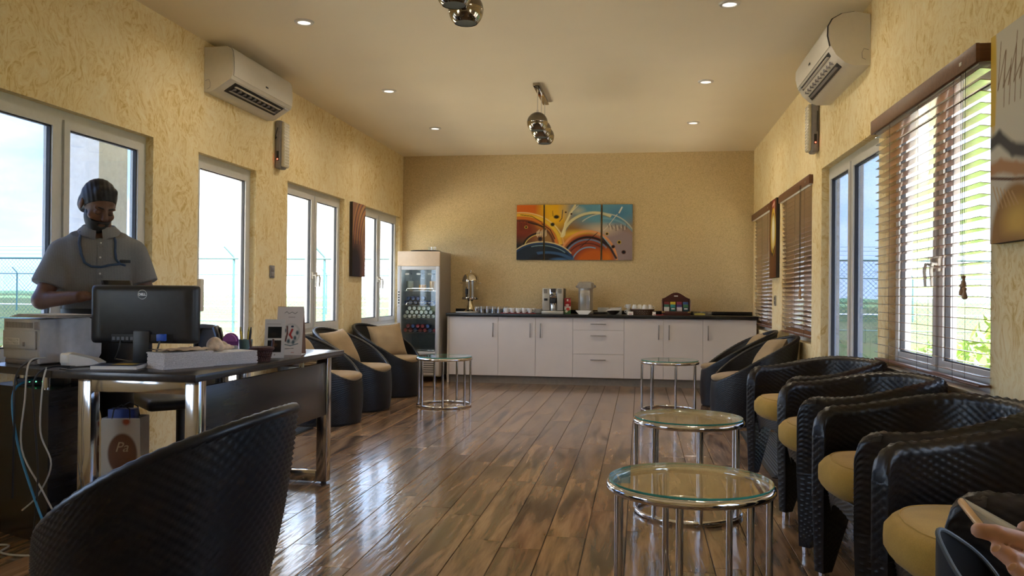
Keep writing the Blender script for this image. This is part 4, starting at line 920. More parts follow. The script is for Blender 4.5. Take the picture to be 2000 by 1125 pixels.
cols_ = [[(120, 30, 34), (40, 96, 80), (206, 204, 196)], [(206, 180, 40), (40, 130, 130), (30, 96, 90)], [(130, 36, 64), (60, 50, 110), (200, 190, 190)], [(50, 80, 140), (60, 110, 70), (30, 70, 76)]]
sm = {}
for c in range(4):
    for rr in range(3):
        k = cols_[c][rr]; mm = plain('sachet_%d_%d' % (c, rr), srgb(*k), .5); xx = -.117+c*.078
        t = thing('tea_sachet', 'tea sachet in the %s slot, %s column of the tea box' % (['back', 'middle', 'front'][rr], ['first', 'second', 'third', 'fourth'][c]), 'tea sachet', (.437+xx, 10.56+.025-rr*.034, ZT+.051), group='sachets in the tea box')
        obj('packet', MB().rbox(-.032, .032, -.012, .012, 0, .115-rr*.032, .003), mm, t)
        obj('print', MB().box(-.02, .02, -.0128, -.0122, .03-.004*rr, .05-.006*rr), M['paper'], t, smooth=False)
# plastic tub with something yellow
t = thing('plastic_tub', 'low clear plastic tub at the right end of the worktop', 'tub', (.755, 10.55, ZT)); b = MB(); b.rbox(-.11, .11, -.06, .06, 0, .004, .0015).rbox(-.112, -.109, -.062, .062, .003, .05, .001).rbox(.109, .112, -.062, .062, .003, .05, .001).rbox(-.109, .109, -.062, -.059, .003, .05, .001).rbox(-.109, .109, .059, .062, .003, .05, .001)
obj('tub_body', b, M['tumbler'], t); obj('tub_rim', MB().tube([(-.114, -.064, .05), (.114, -.064, .05), (.114, .064, .05), (-.114, .064, .05)], .003, 6, True), M['tumbler'], t)
tag(obj('sugar_packet', MB().rbox(-.075, .055, -.035, .035, 0, .022, .008), plain('yellow_packet', (.55, .48, .05, 1), .5), loc=(.735, 10.55, ZT+.005)), 'yellow packet inside the clear plastic tub', 'packet')
tag(obj('crumpled_wrap', MB().sphere((0, 0, .022), (.034, .03, .022), 9, 6), M['tumbler'], loc=(.825, 10.55, ZT+.006), smooth=False), 'crumpled clear wrap in the plastic tub', 'wrap')

# ================================================================== round glass tables
TR = .272
def make_table(label):
    t = thing('side_table', label, 'table', group='round glass side tables'); H = .492
    obj('top_ring', MB().tube([(TR*math.cos(2*PI*i/56), TR*math.sin(2*PI*i/56), H-.016) for i in range(56)], .0145, 10, True), M['chrome'], t)
    obj('base_ring', MB().tube([((TR-.006)*math.cos(2*PI*i/56), (TR-.006)*math.sin(2*PI*i/56), .0125) for i in range(56)], .0122, 10, True), M['chrome'], t)
    gt = obj('glass_top', MB().lathe([(1e-6, H), (TR+.004, H), (TR+.004, H+.009), (1e-6, H+.009)], 56), M['tableglass'], t)
    obj('glass_edge', MB().lathe([(TR+.0042, H+.0008), (TR+.0056, H+.002), (TR+.0056, H+.007), (TR+.0042, H+.0082)], 56, caps=False), M['glassedge'], gt)
    for k in range(7):
        a = 2*PI*k/7+.2; obj('leg', MB().cyl(((TR-.004)*math.cos(a), (TR-.004)*math.sin(a), .014), ((TR-.004)*math.cos(a), (TR-.004)*math.sin(a), H-.018), .0118, n=12), M['chrome'], t)
    return t
t0 = make_table('nearest round glass table in front of the armchairs'); t0.location = (.172, 2.92, .0006); t0.rotation_euler = (0, 0, .75)
dup(t0, (.25, 4.43, .0006), .2, 'second round glass table behind the nearest one')
dup(t0, (.285, 8.28, .0006), 2.9, 'round glass table in front of the far right egg chairs')
dup(t0, (-1.945, 8.17, .0006), 1.1, 'round glass table on the left near the fridge')
# ================================================================== ribbed doormats
def doormat(x0, x1, y0, y1, label, n):
    t = thing('doormat', label, 'mat', ((x0+x1)/2, (y0+y1)/2, .0006)); w, h = (x1-x0)/2, (y1-y0)/2
    obj('backing', MB().rbox(-w, w, -h, h, 0, .006, .003), M['rubber'], t)
    rb = MB()
    for k in range(n):
        x = -w+.03+(2*w-.06)*k/(n-1); rb.box(x-.006, x+.006, -h+.03, h-.03, .0062, .0105)
    obj('ribs', rb, M['mat'], t, smooth=False)
doormat(-3.17, -2.675, 5.40, 6.585, 'ribbed grey doormat at the left glazed door behind the desk', 24)
doormat(.815, 1.40, 5.36, 7.15, 'ribbed grey doormat at the right glazed door behind the armchairs', 28)
# ================================================================== woven furniture
def weave_h(u, v, cu, cv):
    """over-and-under height of a plain weave, 0..1"""
    j = np.floor(v/cv+1e-6)
    sgn = np.where(np.mod(j, 2) < .5, 1.0, -1.0)
    return (.5+.5*sgn*np.cos(PI*u/cu))*np.sqrt(np.abs(np.sin(PI*v/cv)))
def patch(mb, p00, p10, p11, p01, cu=.02, cv=.0105, amp=.003, out=None):
    """woven four-corner patch, u from p00 to p10 (strand direction), v up"""
    p = [np.array(q, float) for q in (p00, p10, p11, p01)]
    lu, lv = (np.linalg.norm(p[1]-p[0])+np.linalg.norm(p[2]-p[3]))/2, (np.linalg.norm(p[3]-p[0])+np.linalg.norm(p[2]-p[1]))/2
    nu, nv = max(2, int(lu/cu*2)), max(2, int(lv/cv)*2)
    U, V = np.meshgrid(np.linspace(0, 1, nu+1), np.linspace(0, 1, nv+1), indexing='ij')
    P = ((1-U)*(1-V))[..., None]*p[0]+(U*(1-V))[..., None]*p[1]+(U*V)[..., None]*p[2]+((1-U)*V)[..., None]*p[3]
    n = np.cross(p[1]-p[0], p[3]-p[0]); n /= np.linalg.norm(n)+1e-9
    if out is not None and np.dot(n, out) < 0: n = -n
    h = weave_h(U*nu/2*cu, V*nv/2*cv, cu, cv); h[0, :] = h[-1, :] = 0; h[:, 0] = h[:, -1] = 0
    mb.grid(P+n*(h*amp)[..., None]); return mb
# ------------------------------------------------------------------ egg chair: drum base, shell with a slanted rim
EG = dict(rb=.300, xo=.030, xf=.335, xb=-.415, ry=.375, zf=.352, zb=.765)
def egg_rim(phi):
    xm, xr = (EG['xf']+EG['xb'])/2, (EG['xf']-EG['xb'])/2
    x = xm+xr*np.cos(phi); y = EG['ry']*np.sin(phi); t = (EG['xf']-x)/(2*xr)
    return x, y, EG['zf']+(EG['zb']-EG['zf'])*(t+.10*np.sin(PI*t))
def make_egg(label):
    t = thing('egg_chair', label, 'chair', group='dark wicker egg chairs')
    cu, cv = .0185, .0130
    nphi = 2*126; phi = np.linspace(0, 2*PI, nphi, endpoint=False)
    def shell(tv, inner):
        x, y, z = egg_rim(phi); X, Y, Z = x[:, None], y[:, None], z[:, None]
        B = EG['xo']+np.cos(phi)[:, None]*EG['rb'], np.sin(phi)[:, None]*EG['rb']
        V = tv[None, :]
        if not inner:
            s = V+.05*np.sin(PI*V); px = B[0]+(X-B[0])*s; py = B[1]+(Y-B[1])*s; pz = .012+(Z-.012)*V
            k = 1+.035*np.sin(PI*V); px, py = px*k, py*k
        else:
            px = (X*.935-.01)+(np.cos(phi)[:, None]*.295-(X*.935-.01))*V; py = Y*.925+(np.sin(phi)[:, None]*.295-Y*.925)*V; pz = Z+(.325-Z)*V
        G = np.stack([px+0*V, py+0*V, pz+0*V], -1)
        n = np.cross(np.roll(G, -1, 0)-np.roll(G, 1, 0), np.gradient(G, axis=1)); n /= np.linalg.norm(n, axis=-1, keepdims=True)+1e-9
        rad = G.copy(); rad[..., 2] = 0
        sg = np.sign((n*rad).sum(-1, keepdims=True)); n = n*sg*(-1 if inner else 1)
        return G, n
    nv = 2*44; tv = np.linspace(0, 1, nv+1)
    G, n = shell(tv, False); hh = weave_h(np.arange(nphi)[:, None]*cu/2+0*tv[None], np.arange(nv+1)[None, :]*cv/2, cu, cv)
    obj('basket_shell', MB().grid(G+n*(hh*.0062)[..., None], closeu=True), M['wicker'], t, angle=180)
    nv = 2*24; tv = np.linspace(0, 1, nv+1); G, n = shell(tv, True); hh = weave_h(np.arange(nphi)[:, None]*cu/2+0*tv[None], np.arange(nv+1)[None, :]*cv/2, cu, cv)
    obj('inner_shell', MB().grid(G+n*(hh*.0055)[..., None], closeu=True), M['wicker'], t, angle=180)
    ph = np.linspace(0, 2*PI, 120, endpoint=False); x, y, z = egg_rim(ph)
    rim = MB().tube([(a*.967-.005, b*.963, c+.003) for a, b, c in zip(x, y, z)], [.0165+.0022*(i % 2) for i in range(120)], 10, True); obj('rim', rim, M['wicker'], t)
    obj('seat', MB().lathe([(1e-6, .33), (.296, .33), (.296, .315), (1e-6, .315)], 32), M['wicker'], t)
    obj('base', MB().lathe([(1e-6, .0005), (.292, .0005), (.300, .014), (1e-6, .014)], 32, (EG['xo'], 0, 0)), M['rubber'], t)
    # round seat cushion with a soft edge
    N, Mv = 40, 12; Gc = []
    for i in range(N):
        a = 2*PI*i/N; row = []
        for j in range(Mv+1):
            b = -PI/2+PI*j/Mv; cr = abs(math.cos(b))**.45; cz = math.copysign(abs(math.sin(b))**.7, math.sin(b))
            r_ = .302*cr*(1+.012*math.sin(5*a+.6)); row.append((.026+r_*math.cos(a)*1.05, r_*math.sin(a), .398+.042*cz+.006*math.sin(3*a)*cr))
        Gc.append(row)
    obj('seat_cushion', MB().grid(Gc, closeu=True), M['beige'], t, angle=180)
    return t
def soft_pillow(s, th, seed):
    r = np.random.default_rng(seed); n = 22; u = np.linspace(-1, 1, n); X, Y = np.meshgrid(u, u, indexing='ij')
    puff = ((1-X**2).clip(0)*(1-Y**2).clip(0))**.42; sx = 1-.10*(1-Y**2)*(abs(X))**3*.9; sy = 1-.10*(1-X**2)*(abs(Y))**3*.9
    wr = .06*np.sin(4*X+3*Y+seed)*np.sin(3*Y-2*X)*puff
    t = np.stack([X*s/2*sx, Y*s/2*sy, th/2*(puff+wr)], -1); b = np.stack([X*s/2*sx, Y*s/2*sy, -th/2*(puff+wr*.5)], -1)
    return MB().grid(t).grid(b)
def pillow(label, chair, dx, dz, lean, twist=0.0, seed=1, s=.40, yaw=0.0, dy=0.0):
    o = obj('scatter_cushion', soft_pillow(s, .19, seed), M['beige'], angle=180)
    L_ = Matrix.Translation((dx, dy, dz)) @ Matrix.Rotation(yaw, 4, 'Z') @ Matrix.Rotation(lean, 4, 'Y') @ Matrix.Rotation(twist, 4, 'Z')
    o.matrix_world = Matrix.Translation(chair.location) @ Matrix.Rotation(chair.rotation_euler.z, 4, 'Z') @ L_
    return tag(o, label, 'cushion', 'beige scatter cushions')
e1 = make_egg('dark wicker egg chair nearest the drinks fridge'); e1.location = (-2.75, 8.93, .0006); e1.rotation_euler = (0, 0, -.22)
e2 = dup(e1, (-2.735, 7.775, .0006), -.10, 'middle dark wicker egg chair on the left under the window')
e3 = dup(e1, (-2.735, 6.92, .0006), -.05, 'dark wicker egg chair partly behind the desk')
e4 = dup(e1, (.962, 8.81, .0006), PI-.05, 'farther dark wicker egg chair on the right by the counter')
e5 = dup(e1, (.972, 7.68, .0006), PI+.12, 'nearer dark wicker egg chair on the right by the closed blind')
e6 = dup(e1, (-1.475, 2.40, .0006), PI-.02, 'large dark wicker egg chair seen from behind in the left foreground')
pillow('beige cushion standing upright in the egg chair by the fridge', e1, -.06, .590, 1.16, .10, 1, .40, -.70, .05)
pillow('beige cushion leaning in the middle left egg chair', e2, -.17, .58, 1.05, .1, 2, .40, -.2)
pillow('beige cushion in the egg chair behind the desk', e3, -.19, .565, 1.05, -.1, 3)
pillow('beige cushion in the farther right egg chair', e4, -.19, .57, 1.05, .0, 4)
pillow('beige cushion in the nearer right egg chair', e5, -.16, .565, 1.05, .1, 5, .42)
pillow('beige cushion tucked in the foreground egg chair', e6, -.19, .555, 1.0, .1, 6)

# ------------------------------------------------------------------ barrel armchair
def make_armchair(label):
    t = thing('wicker_armchair', label, 'armchair', group='brown wicker armchairs in a row')
    cu, cv, TH, XFR = .020, .0118, .060, .300
    RX, RY, PY = .385, .352, .278                  # horseshoe plan: widest at the middle, posts drawn in at the front
    th0 = math.asin(PY/RY); CX = XFR-RX*math.cos(th0)
    ang_ = np.linspace(-th0, -(2*PI-th0), 900); ex, ey = CX+RX*np.cos(ang_), RY*np.sin(ang_)
    sl_ = np.concatenate([[0], np.cumsum(np.hypot(np.diff(ex), np.diff(ey)))]); Ltot = sl_[-1]
    ns = int(Ltot/cu)*2; s = np.linspace(0, Ltot, ns+1); aa = np.interp(s, sl_, ang_)
    nh = 2*27
    rows = []
    for i, q in enumerate(s):
        a0 = aa[i]; c = np.array([CX+RX*math.cos(a0), RY*math.sin(a0)]); n = np.array([math.cos(a0)/RX, math.sin(a0)/RY]); n /= np.linalg.norm(n)
        e_ = min(q, Ltot-q); rise = .5-.5*math.cos(PI*min(1, max(0, (e_-.10)/.5)))
        zt = .695+.070*rise; rr = .085
        if e_ < rr: zt -= rr*(1-math.sqrt(max(0, 1-((rr-e_)/rr)**2)))*.85
        zb = .352; row = []
        def put(off, z, nrm, w):
            w = w if 0 < i < ns else 0.0
            row.append((c[0]+n[0]*(off+nrm[0]*w), c[1]+n[1]*(off+nrm[0]*w), z+nrm[1]*w))
        lean = .018*rise
        for j in range(nh+1):                      # outside, bottom to top
            z = zb+(zt-TH/2-zb)*j/nh; w = .0062*float(weave_h(np.float64(i*cu/2), np.float64(j*cv/2), cu, cv)); put(TH/2+lean*j/nh, z, (1, 0), w)
        for k in range(1, 16):                     # over the rounded top
            a = PI*k/16; w = .0055*float(weave_h(np.float64(i*cu/2), np.float64((nh+k)*cv/2), cu, cv)); put(TH/2*math.cos(a)+lean, zt-TH/2+TH/2*math.sin(a), (math.cos(a), math.sin(a)), w)
        for j in range(nh+1):                      # inside, top to bottom
            z = zt-TH/2-(zt-TH/2-zb)*j/nh; w = .0062*float(weave_h(np.float64(i*cu/2), np.float64((nh-j)*cv/2), cu, cv)); put(-TH/2+lean*(1-j/nh), z, (-1, 0), w)
        rows.append(row)
    obj('shell', MB().grid(rows, closev=True), M['wickerbrown'], t, angle=180)
    for sy in (-1, 1):                             # each arm ends in a woven post that runs down into the leg
        tx, ty = RX*math.sin(th0), -sy*RY*math.cos(th0); F = Matrix.Translation((XFR, sy*PY, 0)) @ Matrix.Rotation(math.atan2(ty, tx), 4, 'Z')
        fp = MB(); h2 = TH/2
        patch(fp, (0, -h2, .34), (0, h2, .34), (0, h2, .583), (0, -h2, .583), .0150, .0135, .008, (1, 0, 0))
        rr = .085; pts = []
        for k in range(13):
            a = PI/2*k/12; x = -rr*(1-math.cos(a)); z = .583+(.695-.583)*math.sin(a)
            pts.append([(x+(.0055 if (k+m) % 2 else 0)*math.cos(a)*(0 if m in (0, 6) else 1), -h2+TH*m/6, z-.006*math.sin(a)+(.0045 if (k+m) % 2 else 0)*math.sin(a)*(0 if m in (0, 6) else 1)-.020*math.sin(a)*abs(m/3-1)**3) for m in range(7)])
        fp.grid(pts); fm = MB(); fm.add(fp.v, fp.f, F)
        obj('arm_front', fm, M['wickerbrown'], t, angle=180)
        lg = MB(); w1 = .022; xf1, xb0, xb1 = -.010, -.20, -.060; zt, zb = .365, .045
        patch(lg, (xf1, -w1, zb), (xf1, w1, zb), (0, h2, zt), (0, -h2, zt), .0150, .0135, .006, (1, 0, 0)); patch(lg, (xb1, -w1, zb), (xb1, w1, zb), (xb0, h2, zt), (xb0, -h2, zt), cu, cv, .003, (-1, 0, 0))
        patch(lg, (xb1, -w1, zb), (xf1, -w1, zb), (0, -h2, zt), (xb0, -h2, zt), cu, cv, .0045, (0, -1, 0)); patch(lg, (xb1, w1, zb), (xf1, w1, zb), (0, h2, zt), (xb0, h2, zt), cu, cv, .0045, (0, 1, 0))
        lg.box(xb1+.001, xf1-.001, -w1+.001, w1-.001, zb-.002, zb+.004); lm = MB(); lm.add(lg.v, lg.f, F)
        lo = obj('leg', lm, M['wickerbrown'], t, angle=60)
        fc = F @ Vector((-.034, 0, 0)); obj('foot', MB().cyl((fc.x, fc.y, 0), (fc.x, fc.y, .046), .0165, .0185, 12), M['chrome'], lo)
        bl = MB(); bx = -.165; by = sy*.20
        P0 = [(bx-.09, by-.05), (bx+.06, by-.05), (bx+.06, by+.05), (bx-.09, by+.05)]; P1 = [(bx-.10, by-.02), (bx-.055, by-.02), (bx-.055, by+.02), (bx-.10, by+.02)]
        for k in range(4):
            a, b = k, (k+1) % 4; mid = np.array([(P0[a][0]+P0[b][0])/2-bx, (P0[a][1]+P0[b][1])/2-by, 0])
            patch(bl, (*P1[a], zb), (*P1[b], zb), (*P0[b], zt), (*P0[a], zt), cu, cv, .003, mid)
        bo = obj('leg', bl, M['wickerbrown'], t, angle=60); obj('foot', MB().cyl((bx-.078, by, 0), (bx-.078, by, .05), .0165, .0185, 12), M['chrome'], bo)
    ap = MB(); ny = 52                             # curved apron below the seat front
    G = []
    for k in range(ny+1):
        y = -PY+.02+(2*PY-.04)*k/ny; c = 1-(y/PY)**2; x = XFR-.035+.040*c; lo = .28+.085*c
        G.append([(x-.02*(1-q_/20)+.005*float(weave_h(np.float64(k*.0105), np.float64(q_*.006), .021, .012)), y, lo+(.425-lo)*q_/20) for q_ in range(21)])
    ap.grid(G); obj('apron', ap, M['wickerbrown'], t, angle=180)
    obj('seat_base', MB().lathe([(1e-6, .355), (1, .355), (1, .405), (1e-6, .405)], 32, M=Matrix.Translation((CX-.01, 0, 0)) @ Matrix.Diagonal((.215, .30, 1, 1))), M['wickerbrown'], t)
    N, Mv = 56, 18; Gc = []                        # thick boxed seat cushion with a bowed front
    for i in range(N):
        a = 2*PI*i/N; ca, sa = math.cos(a), math.sin(a); row = []
        px = math.copysign(abs(ca)**.42, ca); py = math.copysign(abs(sa)**.42, sa)
        for j in range(Mv+1):
            b = -PI/2+PI*j/Mv; cr = abs(math.cos(b))**.24; cz = math.copysign(abs(math.sin(b))**.55, math.sin(b))
            fx = (XFR-.018+.062*(1-py**2)) if px > 0 else .265
            row.append((px*fx*cr*(1.02 if abs(cz) < .5 else 1), py*.243*cr, .478+.068*cz+(.010*(1-abs(px)**2)*(1-py**2) if cz > 0 else 0)))
        Gc.append(row)
    cu_ = obj('seat_cushion', MB().grid(Gc, closeu=True), M['mustard'], t, angle=180)
    obj('piping', MB().tube([(p_[0]*1.002, p_[1]*1.002, p_[2]) for p_ in [Gc[i][14] for i in range(N)]], .0028, 6, True), M['mustard'], cu_)
    return t
a1 = make_armchair('brown wicker armchair with mustard seat, farthest of the row'); a1.location = (1.022, 5.07, .0006); a1.rotation_euler = (0, 0, PI+.20)
dup(a1, (1.000, 4.075, .0006), PI-.02, 'second brown wicker armchair from the far end of the row')
dup(a1, (1.000, 3.155, .0006), PI+.02, 'third brown wicker armchair from the far end, behind the nearest one')
dup(a1, (1.002, 2.322, .0006), PI, 'nearest brown wicker armchair with mustard seat at the right edge')

# ================================================================== desk
DN = Vector((-1.823, 3.215, 0)); DRZ = -.0325
DS = .946                                   # the desk stands this much nearer
def dk(x, y, z=None): return (x*DS, y*DS) if z is None else (x*DS, y*DS, z)
desk = thing('office_desk', 'dark wooden office desk on square chrome legs', 'desk', (DN.x, DN.y, .0006), DRZ)
M['deskchrome'] = plain('desk_chrome', (.60, .60, .62, 1), .12, 1.0, var=.03)
obj('desk_top', MB().rbox(-.68, 0, 0, 1.61, .748, .78, .004), M['deskdark'], desk)
for yy in (.13, 1.495):
    f = MB(); w = .066
    f.rbox(-.63, -.63+w, yy-.03, yy+.03, .012, .745, .004).rbox(-.045-w, -.045, yy-.03, yy+.03, .012, .745, .004).rbox(-.63+w, -.045-w, yy-.03, yy+.03, .683, .745, .004).rbox(-.63+w, -.045-w, yy-.03, yy+.03, .012, .074, .004)
    fo = obj('leg_frame', f, M['deskchrome'], desk)
    for xx in (-.60, -.075): obj('levelling_foot', MB().cyl((xx, yy, 0), (xx, yy, .014), .016, n=12), M['rubber'], fo)
obj('modesty_panel', MB().rbox(-.072, -.054, .165, 1.46, .405, .715, .002), M['deskdark'], desk)
for yy in (.35, 1.15): obj('bracket', MB().cyl((-.063, yy, .713), (-.063, yy, .749), .014, n=10), M['deskchrome'], desk)
ret = thing('desk_return', 'dark side desk carrying the printer at the left edge', 'side desk', (-2.9*DS, 3.75*DS, .0206)); ret.scale = (DS, DS, 1)
top = [(-2.652, 3.430), (-3.185, 3.640), (-3.185, 3.95), (-2.652, 3.86)]
obj('return_top', MB().prism([(x+2.9, y-3.75) for x, y in top], 'z', .728, .76), M['deskdark'], ret, smooth=False)
cb = [(-2.735, 3.52), (-3.182, 3.70), (-3.182, 3.93), (-2.735, 3.86)]
obj('pedestal', MB().prism([(x+2.9, y-3.75) for x, y in cb], 'z', -.0195, .645).prism([(x+2.9, y-3.75) for x, y in [(-2.72, 3.505), (-3.184, 3.69), (-3.184, 3.935), (-2.72, 3.868)]], 'z', .645, .665), M['deskdark'], ret, smooth=False)
for x, y in ((-2.78, 3.565), (-2.97, 3.65), (-3.02, 3.66), (-3.1, 3.9), (-2.78, 3.84)): obj('standoff', MB().cyl((x+2.9, y-3.75, .664), (x+2.9, y-3.75, .729), .015, n=12), M['chrome'], ret)
rt = thing('network_router', 'flat black router on the shelf under the side desk top', 'router', dk(-2.90, 3.70, .6865), .35)
obj('case', MB().rbox(-.10, .10, -.045, .06, 0, .035, .005), M['black'], rt)
for k in range(4): obj('led', MB().box(-.05+k*.028, -.045+k*.028, -.0462, -.0448, .018, .022), emit_mat('router_led', (.1, .9, .3, 1), .6) if k == 0 else bpy.data.materials['router_led'], rt, smooth=False)
DT = .7808
# ------------------------------------------------------------------ monitor, seen from the back
mo = thing('computer_monitor', 'black computer monitor on the desk, its back to the viewer', 'monitor', dk(-2.435, 3.815, DT), .1536); mo.scale = (.955, .955, .955)
zb, zt = .105, .392
G = []
for i, (k, yb) in enumerate(((1.0, .012), (.995, -.004), (.965, -.022), (.90, -.034), (.80, -.040))):
    w, h = .265*k, (zt-zb)/2*k+(0 if i < 2 else 0); c = (zt+zb)/2; rr = .018; loop = []
    for cx, cz, a0 in ((w-rr, h-rr, 0), (-w+rr, h-rr, 90), (-w+rr, -h+rr, 180), (w-rr, -h+rr, 270)):
        for a in (0, 30, 60, 90): loop.append((cx+rr*math.cos(math.radians(a0+a)), yb, c+cz+rr*math.sin(math.radians(a0+a))))
    G.append(loop)
hs = MB().grid(G, closev=True); n = len(G[0]); hs.f.append(tuple(range(4*n, 5*n))); hs.f.append(tuple(range(n-1, -1, -1)))
obj('back_shell', hs, M['black'], mo, angle=50)
obj('screen', MB().box(-.255, .255, .0122, .014, zb+.014, zt-.012), plain('screen_black', (.01, .01, .012, 1), .15), mo, smooth=False)
ps = obj('port_strip', MB().rbox(-.15, .15, -.044, -.034, zb+.008, zb+.048, .004), plain('port_recess', (.006, .006, .007, 1), .6), mo)
for k in range(5): obj('port', MB().box(-.142+.022*k, -.128+.022*k, -.0455, -.043, zb+.018, zb+.034), plain('port_metal', (.10, .10, .11, 1), .4, .6) if k == 0 else bpy.data.materials['port_metal'], ps, smooth=False)
obj('video_plug', MB().rbox(.085, .125, -.078, -.044, zb+.015, zb+.05, .004), plain('blue_plug', (.02, .08, .42, 1), .4), ps)
ring = MB().tube([(.022*math.cos(2*PI*i/32), -.0405, zt-.046+.022*math.sin(2*PI*i/32)) for i in range(32)], .0012, 6, True)
M['logo'] = plain('silver_logo', (.62, .63, .65, 1), .3, .4)
lo = obj('logo_ring', ring, M['logo'], mo)
text_mesh('logo_letters', 'DELL', .0165, M['logo'], lo, Matrix.Translation((0, -.0412, zt-.046)) @ Matrix.Rotation(PI/2, 4, 'X'), bold=.0005)
obj('stand_neck', MB().rbox(-.040, .042, -.052, -.012, .012, .17, .006), M['black'], mo)
obj('stand_base', MB().rbox(-.11, .11, -.075, .075, 0, .014, .006), M['black'], mo)
obj('monitor_cable', MB().tube([(.105, -.07, zb+.03), (.10, -.085, zb-.01), (.075, -.06, .05), (.06, .0, .016), (.05, .09, .008)], .0042, 6), M['cord'], mo); obj('monitor_cable', MB().tube([(-.10, -.045, zb+.02), (-.105, -.055, zb-.03), (-.13, -.04, .03), (-.10, .07, .008)], .004, 6), M['cord'], mo)
# ------------------------------------------------------------------ printer
pt = thing('laser_printer', 'light grey printer with papers on top at the left edge', 'printer', dk(-2.885, 3.655, DT), -.33); pt.scale = (DS, DS, DS)
prof = [(.0, .03), (.30, .03), (.315, .06), (.318, .15), (.30, .20), (.26, .222), (.0, .222)]
obj('body', MB().prism([(y-.0, z) for y, z in prof], 'x', -.30, -.012).box(-.30, -.02, .01, .30, .006, .03), M['greyplastic'], pt, angle=30)
prof2 = [(-.01, .012), (.305, .012), (.322, .04), (.325, .155), (.305, .205), (.25, .228), (-.01, .222)]
obj('side_cover', MB().prism(prof2, 'x', -.012, .006), plain('side_cover_grey', (.40, .41, .45, 1), .4), pt, angle=30)
obj('rear_panel', MB().rbox(-.29, -.03, -.012, .004, .075, .165, .003), M['greyplastic'], pt)
lb_ = obj('rating_label', MB().box(-.27, -.15, -.0135, -.0118, .095, .128), M['paper'], pt, smooth=False)
q = Paint(120, 33, 1.5, (222, 222, 222))
for k in range(6):
    for j in range(9): q.rect(6+j*12, 4+k*5, 6+j*12+4+(k*7+j*5) % 6, 5.6+k*5, (120, 120, 124))
q.panel('label_print', .118, .031, lb_, Matrix.Translation((-.269, -.0140, .096)))
for k in range(18): obj('vent_slot', MB().box(-.285+k*.0125, -.280+k*.0125, -.0018, .004, .178, .206), M['greymid'], pt, smooth=False)
obj('latch', MB().rbox(-.03, .002, -.018, -.002, .172, .212, .004), M['greymid'], pt); obj('socket', MB().rbox(-.125, -.105, -.0150, -.006, .088, .11, .003), M['greymid'], pt)
obj('tray', MB().rbox(-.28, -.04, -.006, .20, .0, .022, .004), M['greymid'], pt)
for k in range(4):
    o = obj('paper_sheet', MB().rbox(-.15, .15, -.105, .105, 0, .003, .001, 1), plain('sheet_%d' % k, (.56-.02*k, .53-.02*k, .50-.03*k, 1), .8), loc=dk(-2.94+.012*k, 3.80-.004*k, DT+.2185+k*.0038), rot=(0, 0, -.25-.04*k))
    tag(o, ['lowest', 'second lowest', 'second highest', 'topmost'][k]+' paper sheet lying on the printer', 'paper', 'papers on the printer')
# ------------------------------------------------------------------ small things on the desk
ct = thing('card_terminal', 'white card payment terminal between printer and monitor', 'card terminal', dk(-2.655, 3.655, DT), .12); ct.scale = (.80, .9, .95)
obj('case', MB().prism([(-.105, 0), (.105, 0), (.11, .022), (.07, .040), (-.06, .062), (-.10, .060), (-.115, .03)], 'y', -.035, .035), M['greyplastic'], ct, angle=60)
obj('head', MB().rbox(-.118, -.055, -.039, .039, .012, .066, .012, 3), M['white'], ct); obj('keypad', MB().rbox(-.03, .07, -.028, .028, .046, .050, .002, M=Matrix.Rotation(.17, 4, 'Y')), M['greymid'], ct)
bk = thing('paperback_book', 'thin book with dark cover lying before the monitor', 'book', dk(-2.42, 3.585, DT), .2)
obj('pages', MB().box(-.10, .098, -.058, .06, .002, .018), M['paper'], bk, smooth=False); obj('cover', MB().rbox(-.102, .10, -.062, .062, .018, .0205, .001, 1).rbox(-.102, .10, -.062, .062, 0, .002, .0008, 1), plain('navy_cover', (.02, .03, .07, 1), .3), bk); obj('cover_print', MB().box(-.02, .07, -.03, .04, .0206, .021), plain('yellow_print', (.45, .33, .06, 1), .5), bk, smooth=False)
M['sheetedge'] = plain('paper_pile_edge', (.54, .51, .52, 1), .85, var=.25, scale=240)
ang = math.atan2(.88, .47)
for k, (cx, cy, h, lb) in enumerate(((-2.195, 3.735, .072, 'taller pile of printed forms before the monitor'), (-2.085, 3.975, .060, 'lower pile of printed forms beside the wicker basket'))):
    t = thing('paper_pile', lb, 'paper pile', dk(cx, cy, DT), ang, 'piles of printed forms')
    b = MB(); n = 12
    for j in range(n):
        dx, dy = (rng.random(2)-.5)*.006; b.box(-.125+dx, .125+dx, -.07+dy, .07+dy, h*j/n+.0004, h*(j+1)/n-.0004)
    obj('sheets', b, M['sheetedge'], t, smooth=False); obj('top_sheet', MB().box(-.123, .123, -.069, .069, h, h+.001), M['paper'], t, smooth=False)
env = thing('brown_envelope', 'crumpled beige paper lying on the taller pile', 'paper', dk(-2.205, 3.735, DT+.0735), ang+.1)
u = np.linspace(-1, 1, 15); X_, Y_ = np.meshgrid(u, u, indexing='ij'); Zc = .004+.007*np.abs(np.sin(5*X_+2*Y_))*np.abs(np.cos(4*Y_-X_))+.006*X_**2
obj('sheet', MB().grid(np.stack([X_*.115, Y_*.07, Zc], -1)).grid(np.stack([X_*.115, Y_*.07, Zc-.002], -1)), plain('beige_paper', (.52, .42, .32, 1), .85), env)
